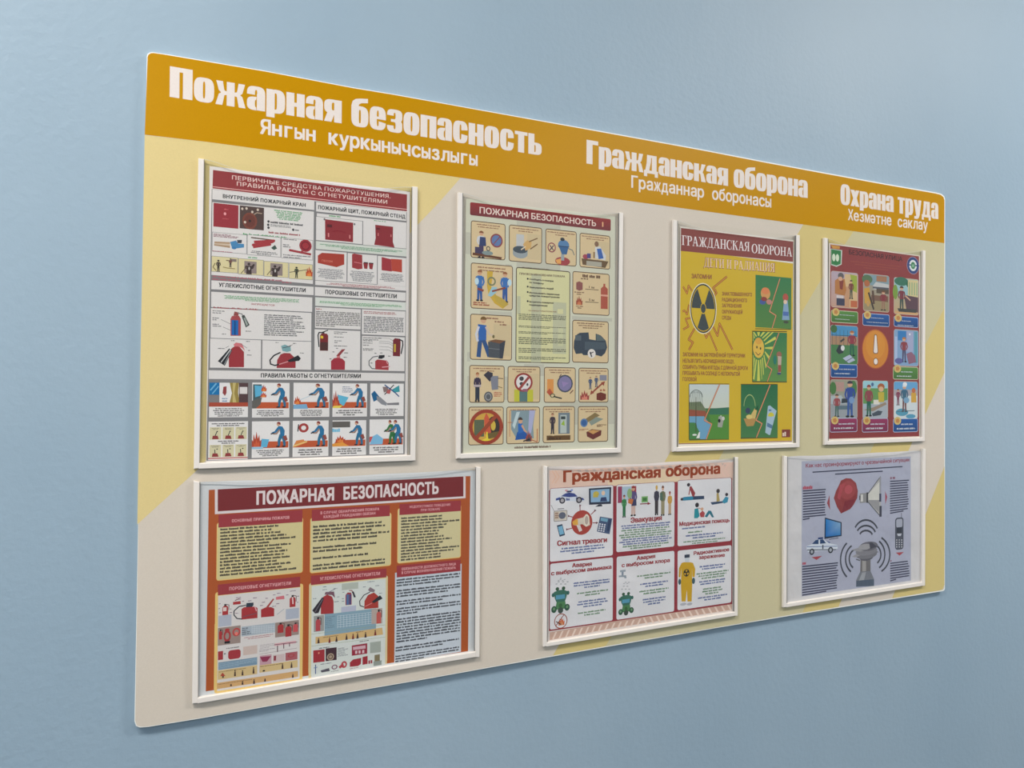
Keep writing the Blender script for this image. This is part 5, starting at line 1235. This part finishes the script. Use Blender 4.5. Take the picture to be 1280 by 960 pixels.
pl([(195, 410), (200, 380), (245, 362), (285, 335), (330, 322), (380, 330), (420, 365), (470, 378), (485, 402), (470, 412)], (205, 210, 222)); pl([(250, 362), (290, 336), (330, 325), (385, 335), (415, 365), (330, 372)], (58, 70, 130)); pl([(198, 385), (240, 372), (250, 395), (198, 405)], (60, 72, 135)); pl([(400, 372), (470, 380), (485, 400), (400, 395)], (60, 72, 135)); tl(300, 378, 392, 398, 1, (60, 72, 135), .8); r(305, 308, 355, 322, (60, 60, 90)); r(290, 298, 315, 312, (200, 140, 150)); r(345, 294, 368, 308, (120, 140, 200))
for x in (262, 430): el(x, 405 - (x - 262) * .03, 30, 32, (50, 46, 56)); el(x, 405 - (x - 262) * .03, 17, 19, (170, 165, 170))
part('drawn_television')
pl([(528, 285), (752, 270), (748, 438), (530, 448)], (48, 52, 70)); pl([(545, 300), (735, 288), (732, 415), (548, 424)], (140, 175, 205)); el(600, 340, 30, 28, (196, 176, 80)); r(570, 352, 620, 372, (196, 176, 80)); el(672, 330, 18, 24, (222, 190, 165)); pl([(640, 415), (650, 375), (700, 370), (712, 412)], (50, 60, 100)); pl([(625, 445), (655, 443), (665, 462), (590, 468)], (48, 50, 62))
part('drawn_radio')
rr(178, 510, 312, 606, 10, (205, 196, 186), (110, 100, 96), 5); r(186, 522, 225, 590, (190, 170, 150)); el(262, 555, 36, 34, (96, 100, 116)); ln([(180, 510), (150, 450)], 4, GRY); ln([(215, 490), (280, 486)], 9, (120, 116, 120)); 
for y in (535, 555, 575): ln([(190, y), (222, y - 2)], 6, (120, 70, 70))
part('drawn_mobile_phone')
pl([(208, 655), (262, 640), (290, 750), (236, 768)], (46, 60, 84)); pl([(218, 668), (262, 656), (280, 738), (238, 750)], (120, 172, 200))
part('drawn_telephone')
pl([(640, 565), (762, 585), (735, 742), (608, 715)], (70, 86, 118)); pl([(650, 575), (720, 588), (712, 620), (644, 606)], (120, 165, 190)); pl([(728, 590), (752, 594), (730, 715), (706, 708)], (50, 62, 92))
for i in range(3):
    for j in range(4): el(640 + i * 24 - j * 4, 640 + j * 21 + i * 4, 9, 8, (215, 215, 222), 8)
part('loudspeaker_sign')
for x0, y0, x1, y1 in ((440, 505, 440, 455), (550, 545, 590, 505), (565, 628, 608, 628), (372, 572, 325, 560), (360, 682, 308, 694)):
    ln([(x0, y0), (x1, y1)], 9, (140, 62, 66)); el(x1, y1, 13, 15, (100, 50, 58), 3)
el(458, 625, 105, 123, (165, 66, 56), 28); pl([(362, 620), (395, 592), (470, 575), (505, 540), (530, 560), (540, 650), (500, 668), (460, 640), (410, 655), (370, 650)], (205, 195, 180)); pl([(362, 620), (395, 592), (418, 592), (420, 650), (370, 650)], (214, 160, 70)); el(505, 602, 27, 62, (222, 212, 195)); el(505, 602, 18, 44, (176, 160, 150)); pl([(405, 655), (440, 648), (462, 705), (432, 718)], (214, 205, 200)); pie(458, 625, 100, 118, 200, 330, (155, 59, 51)) if False else None
part('panel_text')
tx('Сигнал тревоги', 210, 858, 710, 820, 50, HRT, .045)
tq(240, 874, 690, 27, 3, TB, .5, 'c')
p6('b'); zoom(670, 575)
part('drawn_curtain')
r(818, 266, 860, 428, (150, 62, 92)); r(860, 268, 950, 400, (170, 190, 205)); r(955, 262, 1002, 330, (160, 60, 80))
man(850, 348, 912, 575, (60, 130, 76), (50, 110, 70), (120, 50, 50)); man(925, 258, 1020, 560, (90, 76, 120), (205, 175, 165), (140, 50, 46)); el(935, 335, 24, 50, (140, 170, 120)); pl([(955, 400), (1002, 392), (1005, 455), (955, 460)], (60, 60, 92)); pl([(922, 385), (975, 392), (960, 445), (920, 430)], (190, 110, 62))
r(1055, 365, 1118, 422, (130, 175, 110)); r(1066, 378, 1108, 410, (70, 120, 66)); ln([(1040, 440), (1120, 435)], 10, (140, 66, 70)); pl([(1115, 420), (1148, 435), (1115, 450)], (140, 50, 58))
zoom(780, 570)
man(295, 292, 355, 592, (62, 58, 72), (66, 58, 60), (200, 160, 70), (200, 160, 80)); man(355, 295, 420, 598, (110, 110, 80), (150, 140, 110), (110, 60, 40)); pl([(358, 370), (385, 365), (388, 440), (360, 442)], (80, 106, 90)); man(430, 352, 485, 590, (196, 150, 70), (190, 160, 130), (140, 69, 61), (200, 130, 110))
tx('Эвакуация', 65, 668, 378, 640, 50, HRT, .045)
zoom(670, 575); part('panel_text')
zoom(0, 0, 1)
tq(772.5, 656.5, 841, 2.9, 11, TB, .55, 'c', 1, .7, (2, 3, 4, 5, 9, 10)); tq(772.5, 656.5, 841, 2.9, 11, TG, .55, 'c', 1, .7, (0, 1, 6, 7, 8)) 
p6('c')
zoom(780, 570); part('drawn_figure')
pl([(570, 425), (600, 410), (690, 402), (800, 398), (802, 430), (600, 446), (570, 445)], (52, 130, 160)); pl([(690, 402), (800, 398), (802, 430), (690, 436)], (54, 70, 96)); el(578, 432, 14, 14, (60, 50, 56), 10); pl([(652, 310), (672, 300), (712, 370), (700, 410), (682, 402)], (146, 59, 61)); ln([(660, 320), (648, 388)], 12, (146, 59, 61)); el(645, 288, 16, 18, (60, 50, 56), 12)
pl([(865, 462), (980, 452), (1010, 465), (880, 488)], (54, 72, 100)); pl([(980, 455), (1015, 405), (1045, 415), (1035, 462), (1000, 476)], (60, 140, 168)); el(1026, 385, 15, 17, (60, 50, 56), 12); pl([(925, 372), (945, 370), (958, 450), (925, 458)], (170, 150, 90)); el(940, 350, 18, 22, (66, 56, 56), 12)
pl([(705, 530), (740, 520), (755, 600), (735, 622), (700, 622)], (44, 138, 150)); el(730, 490, 19, 24, (52, 46, 50), 12); ln([(740, 520), (780, 530)], 10, (200, 160, 150)); pl([(755, 575), (785, 545), (808, 570), (800, 612), (765, 612)], (170, 70, 72)); el(780, 530, 15, 16, SKIN, 10); pl([(805, 605), (845, 545), (870, 548), (900, 612), (880, 614), (855, 575), (830, 614)], (42, 110, 128))
part('panel_text')
tx('Медицинская помощь', 552, 700, 1056, 658, 40, HRT, .045)
tq(580, 712, 1030, 26, 1, TB, .5); tq(640, 750, 960, 26, 1, TG, .5); tq(610, 786, 995, 26, 2, TB, .5, 'c'); tq(560, 852, 1050, 22, 2, TG, .5, 'c')
def frog_mask(x0, y0, x1, y1):
    part('drawn_gas_mask')
    with box(x0, y0, x1, y1):
        pl([(.12, .18), (.34, .12), (.66, .12), (.88, .2), (.82, .42), (.72, .6), (.3, .6), (.18, .42)], (62, 108, 92)); r(.24, .3, .74, .46, (88, 150, 178)); el(.32, .07, .1, .07, (56, 86, 62), 10); el(.66, .07, .1, .07, (56, 86, 62), 10); el(.09, .28, .08, .08, (50, 96, 88), 10); el(.91, .26, .08, .08, (50, 96, 88), 10)
        pl([(.28, .56), (.76, .56), (.82, .84), (.2, .84)], (80, 128, 84)); el(.14, .82, .15, .13, (50, 84, 66), 12); el(.86, .8, .15, .13, (50, 84, 66), 12); el(.5, .88, .15, .12, (66, 78, 70), 12); el(.14, .8, .07, .06, (110, 150, 110), 8); el(.86, .78, .07, .06, (110, 150, 110), 8); el(.5, .7, .1, .08, (60, 100, 60), 10)
def sprinkle(pts):
    for x, y, s_ in pts: el(x, y, s_, s_ * .6, (180, 180, 184), 8)
p6('d')
zoom(670, 690); part('panel_text')
tx('Авария', 360, 154, 558, 136, 40, HRT, .045); tx('с выбросом аммиака', 150, 234, 755, 166, 40, HRT, .045)
for k_, (y, n, c) in enumerate(((300, 3, TB), (405, 2, TG), (492, 3, TB), (600, 2, TG))): tq(370 + (10 if k_ else 0) + (30 if k_ == 3 else 0), y, 745 - (40 if k_ == 3 else 0), 26, n, c, .5, 'c')
sprinkle([(205 + 22 * i, 320 - (i % 2) * 22, 12) for i in range(6)] + [(225 + 20 * i, 285 - (i % 2) * 10, 10) for i in range(4)] + [(248, 262, 10)])
frog_mask(155, 358, 335, 602)
part('no_fire_sign')
er(248, 690, 66, 76, .12, (150, 71, 49), 28); flames(225, 650, 285, 728, (200, 104, 62), (205, 140, 100)); ln([(200, 735), (280, 625)], 8, (130, 50, 44)); ln([(200, 695), (250, 725)], 10, (90, 60, 50))
p6('e')
zoom(670, 690); part('panel_text')
tx('Авария', 1006, 80, 1192, 58, 38, HRT, .045)
zoom(780, 670)
tx('с выбросом хлора', -24, 312, 458, 258, 38, HRT, .045)
for y, n, c, x0, x1 in ((370, 2, TG, 100, 492), (450, 2, TB, 140, 460), (524, 2, TG, 128, 472), (605, 3, TB, 160, 440)): tq(x0, y + 22, x1, 26, n, c, .5, 'c')
zoom(670, 690)
part('drawn_tap')
pl([(828, 235), (900, 232), (905, 262), (885, 262), (880, 250), (828, 252)], (140, 150, 160)); r(855, 195, 875, 232, (130, 140, 155)); r(840, 182, 895, 196, (150, 158, 168)); sprinkle([(860 + 18 * i, 372 - (i % 2) * 30, 11) for i in range(5)] + [(880 + 16 * i, 315 - (i % 2) * 12, 10) for i in range(4)])
frog_mask(825, 412, 975, 624)
p6('f')
zoom(780, 670); part('drawn_protective_suit')
SY = (200, 158, 38)
pl([(575, 270), (600, 262), (665, 262), (690, 270), (712, 330), (706, 410), (684, 410), (680, 320), (682, 480), (676, 655), (634, 655), (628, 540), (615, 655), (575, 655), (568, 480), (574, 320), (562, 415), (546, 410), (550, 320)], SY)
pl([(605, 200), (628, 172), (654, 200), (652, 262), (610, 262)], (196, 202, 208)); r(604, 188, 656, 214, (52, 58, 74)); el(624, 368, 30, 38, (52, 46, 40), 18); 
for a in (90, 210, 330): pie(624, 368, 24, 30, a - 28, a + 28, SY, 4)
el(624, 368, 7, 9, BLK, 8); el(556, 458, 14, 30, (66, 92, 100)); el(694, 448, 16, 32, (66, 92, 100)); el(592, 682, 32, 14, (176, 176, 184)); el(655, 680, 28, 14, (176, 176, 184))
part('panel_text')
tx('Радиоактивное', 696, 190, 1052, 150, 36, HRT, .045); tx('заражение', 748, 232, 1008, 206, 36, HRT, .045)
for y, n, c, x0, x1 in ((285, 2, TB, 738, 1030), (355, 3, TG, 722, 1048), (440, 2, TB, 708, 1056), (510, 3, TG, 760, 1005), (598, 2, TB, 728, 1040)): tq(x0, y + 12, x1, 25, n, c, .52, 'c')
part('hatched_strip')
zoom(0, 0, 1)
pl([(687.4, 790.4), (766, 776.8), (915, 755), (915, 762.2), (766, 785), (687, 800.2)], (200, 166, 150))
for i in range(28):
    x = 692 + i * 8.1; t = (x - 687) / 228; y = 790.4 - t * 35.4; s_ = 1 if i < 14 else -1
    pl([(x + 2 * s_, y + .3), (x + 2 * s_ + 2.4, y), (x - 2 * s_ + 2.4, y + 9.2 - t * 2.2), (x - 2 * s_, y + 9.5 - t * 2.2)], (226, 204, 192))
S.build()
pocket([(680, 582.2), (923, 571.6), (922.4, 770), (679.4, 808.8)], (4.6, 4.0, 5.4), 'wide clear pocket at lower middle holding the six panel civil defence poster', 4)

# ================================================================== poster 7: warning signals
poster([(984, 571.2), (1153.4, 563.4), (1153.2, 729.4), (983.4, 755)], 'wrinkled white sheet with lilac grey print of siren, loudspeaker and mobile phone, lower right', 0.0009, mat=MAT_CREASED, col=(208, 205, 206))
part('lilac_ground')
zoom(0, 0, 1)
LIL = (170, 172, 190)
pl([(1002, 576.6), (1138.4, 570.6), (1138.6, 725.6), (1002, 745.6)], LIL)
part('title_text')
zoom(970, 560)
tx('Как нас проинформируют о', 298, 196, 878, 164, 40, (146, 50, 66), .02); tx('чрезвычайной ситуации', 890, 163, 1332, 134, 38, (146, 50, 66), .02)
D7 = (58, 58, 80)
def rule(x0, y0, x1, y1, w=12): ln([(x0, y0), (x1, y1)], w, D7)
rule(365, 242, 1265, 186); rule(590, 262, 1068, 232)
part('text_block')
tl(268, 372, 480, 404, 1, (176, 62, 80), .6)
RR = random.Random(3)
for i in range(12): rule(268, 430 + i * 26, (500 if i < 11 else 345) - RR.randint(0, 14), 414 + i * 25.4 + (10 if i == 11 else 0), 13)
part('text_block')
tl(1142, 285, 1215, 310, 1, (130, 70, 90), .6)
for i in range(14): rule(1140, 334 + i * 24.5, (1330 if i < 13 else 1275) - RR.randint(0, 16), 322 + i * 23.6, 12)
zoom(970, 650); part('text_block')
tl(265, 412, 355, 440, 1, (176, 62, 80), .6)
for i in range(12): rule(262, 466 + i * 26, (622 if i < 11 else 515) - RR.randint(0, 20), 428 + i * 25 + (8 if i == 11 else 0), 13)
part('text_block')
tl(1142, 394, 1180, 414, 1, (130, 70, 90), .6)
for i in range(8): rule(1142, 434 + i * 25, (1336 if i < 7 else 1215) - RR.randint(0, 18), 412 + i * 24 + (12 if i == 7 else 0), 12)
part('red_arrow'); zoom(970, 560); pl([(510, 552), (534, 470), (540, 620)], (150, 67, 75)); part('red_arrow'); pl([(1112, 490), (1092, 430), (1092, 566)], (160, 66, 84))
zoom(970, 650); part('red_arrow'); pl([(355, 372), (462, 358), (405, 400)], (166, 69, 75)); part('red_arrow'); pl([(1196, 326), (1278, 320), (1235, 356)], (166, 69, 75))
part('drawn_red_siren')
zoom(970, 560)
pl([(625, 380), (650, 325), (700, 302), (750, 305), (800, 350), (818, 430), (812, 500), (775, 570), (740, 612), (650, 655), (610, 590), (578, 500), (600, 430)], (140, 57, 57)); el(715, 420, 82, 92, (154, 67, 67), 24); el(725, 415, 40, 45, (176, 78, 84), 16); pl([(690, 530), (790, 510), (760, 590), (655, 650)], (126, 42, 50)); pl([(640, 370), (700, 345), (660, 430), (640, 520), (612, 500)], (166, 70, 76))
part('drawn_horn_speaker')
pl([(920, 455), (1045, 290), (1050, 530), (1045, 680), (920, 540)], (176, 174, 172)); pl([(920, 465), (1040, 330), (1032, 520), (925, 520)], (205, 203, 196)); pl([(920, 540), (925, 520), (1032, 520), (1030, 640)], (150, 148, 150)); ln([(920, 455), (1045, 285)], 9, (84, 84, 92)); r(1032, 455, 1052, 536, (60, 60, 84)); r(1034, 580, 1056, 686, (62, 62, 76)); r(1034, 290, 1050, 450, (150, 150, 156)); ln([(920, 540), (1040, 680)], 9, (84, 84, 92)); r(838, 455, 916, 545, (140, 138, 138)); r(848, 465, 870, 535, (205, 203, 200)); r(905, 445, 920, 548, (60, 56, 60)); ln([(838, 475), (838, 520)], 12, (60, 56, 60))
part('drawn_television')
pl([(488, 694), (656, 742), (656, 880), (484, 910)], (34, 48, 72)); S.add([[F(498, 710), F(645, 750), F(645, 870), F(496, 888)]], None, [[(30, 120, 190), (130, 170, 205), (50, 120, 180), (20, 100, 176)]]); ln([(530, 915), (625, 898)], 7, (60, 66, 90))
part('drawn_signal_arcs')
AR = (66, 66, 76)
def arc(cx, cy, rx, ry, a0, a1, w=19, col=AR):
    ln([(cx + rx * math.cos(math.radians(a0 + (a1 - a0) * i / 12)), cy - ry * math.sin(math.radians(a0 + (a1 - a0) * i / 12))) for i in range(13)], w, col)
arc(900, 880, 128, 160, 28, 148); arc(900, 880, 100, 104, 22, 150); arc(900, 885, 66, 60, 18, 158)
zoom(970, 650)
arc(810, 400, 165, 215, 128, 232); arc(810, 390, 115, 150, 118, 238); arc(810, 390, 78, 100, 115, 240)
arc(980, 345, 158, 190, 62, -62); arc(980, 345, 108, 150, 62, -62); arc(970, 345, 78, 100, 60, -58)
part('drawn_siren_tower')
G_ = [(150, 148, 152), (118, 116, 122), (92, 90, 98)]
pl([(845, 380), (945, 375), (945, 520), (842, 520)], (112, 108, 108)); r(862, 390, 900, 515, (160, 156, 154)); pl([(842, 515), (945, 510), (980, 590), (980, 660), (800, 668), (802, 600)], (120, 122, 130)); pl([(802, 608), (980, 592), (980, 660), (800, 668)], (82, 92, 108)); pl([(860, 525), (900, 520), (880, 600), (830, 605)], (156, 158, 164))
el(905, 370, 70, 38, G_[2], 20); el(905, 345, 105, 44, G_[1], 20); pl([(760, 365), (830, 325), (850, 350), (790, 375)], G_[0]); pl([(1028, 320), (960, 290), (960, 340)], G_[1]); el(905, 310, 108, 44, (130, 128, 134), 20); pl([(750, 300), (850, 270), (900, 300), (840, 318)], G_[0]); el(925, 262, 92, 46, (104, 102, 110), 20); el(890, 268, 66, 30, (156, 154, 158), 18); pl([(1010, 265), (960, 225), (930, 225), (940, 290)], (72, 70, 80)); ln([(800, 392), (840, 405)], 12, G_[2])
part('drawn_police_car')
pl([(305, 262), (362, 240), (395, 198), (470, 188), (530, 232), (612, 250), (618, 285), (560, 300), (320, 320), (306, 295)], (206, 212, 222)); pl([(360, 240), (396, 200), (425, 196), (425, 240)], (40, 66, 108)); pl([(440, 196), (470, 192), (500, 232), (440, 238)], (40, 66, 108)); pl([(530, 230), (500, 205), (545, 225)], (60, 90, 150)); ln([(308, 268), (612, 262)], 6, (60, 90, 150)); ln([(310, 300), (600, 295)], 8, (50, 54, 66)); r(420, 176, 470, 190, (40, 60, 110)); r(462, 250, 474, 290, (60, 66, 84))
for x, y in ((358, 318), (545, 300)): el(x, y, 25, 32, (44, 46, 56)); el(x, y, 13, 18, (165, 168, 176))
part('drawn_mobile_phone')
zoom(1030, 560)
ln([(774, 650), (774, 720)], 7, (60, 60, 74)); 
zoom(1030, 650)
rr(712, -20, 794, 290, 30, (82, 84, 96), (50, 52, 62), 6); rr(722, -8, 784, 70, 20, (165, 168, 182)); r(728, 75, 776, 132, (52, 54, 62)); pl([(728, 135), (776, 135), (766, 160), (738, 160)], (190, 192, 202))
for i in range(3):
    for j in range(4): el(727 + i * 25, 200 + j * 23, 6, 7, (205, 205, 212), 6)
S.build()
pocket([(980, 569.6), (1157.4, 561.2), (1156.6, 732.4), (979.4, 759.6)], (4.2, 3.9, 5), 'wide clear pocket at lower right holding the wrinkled siren sheet', 3)
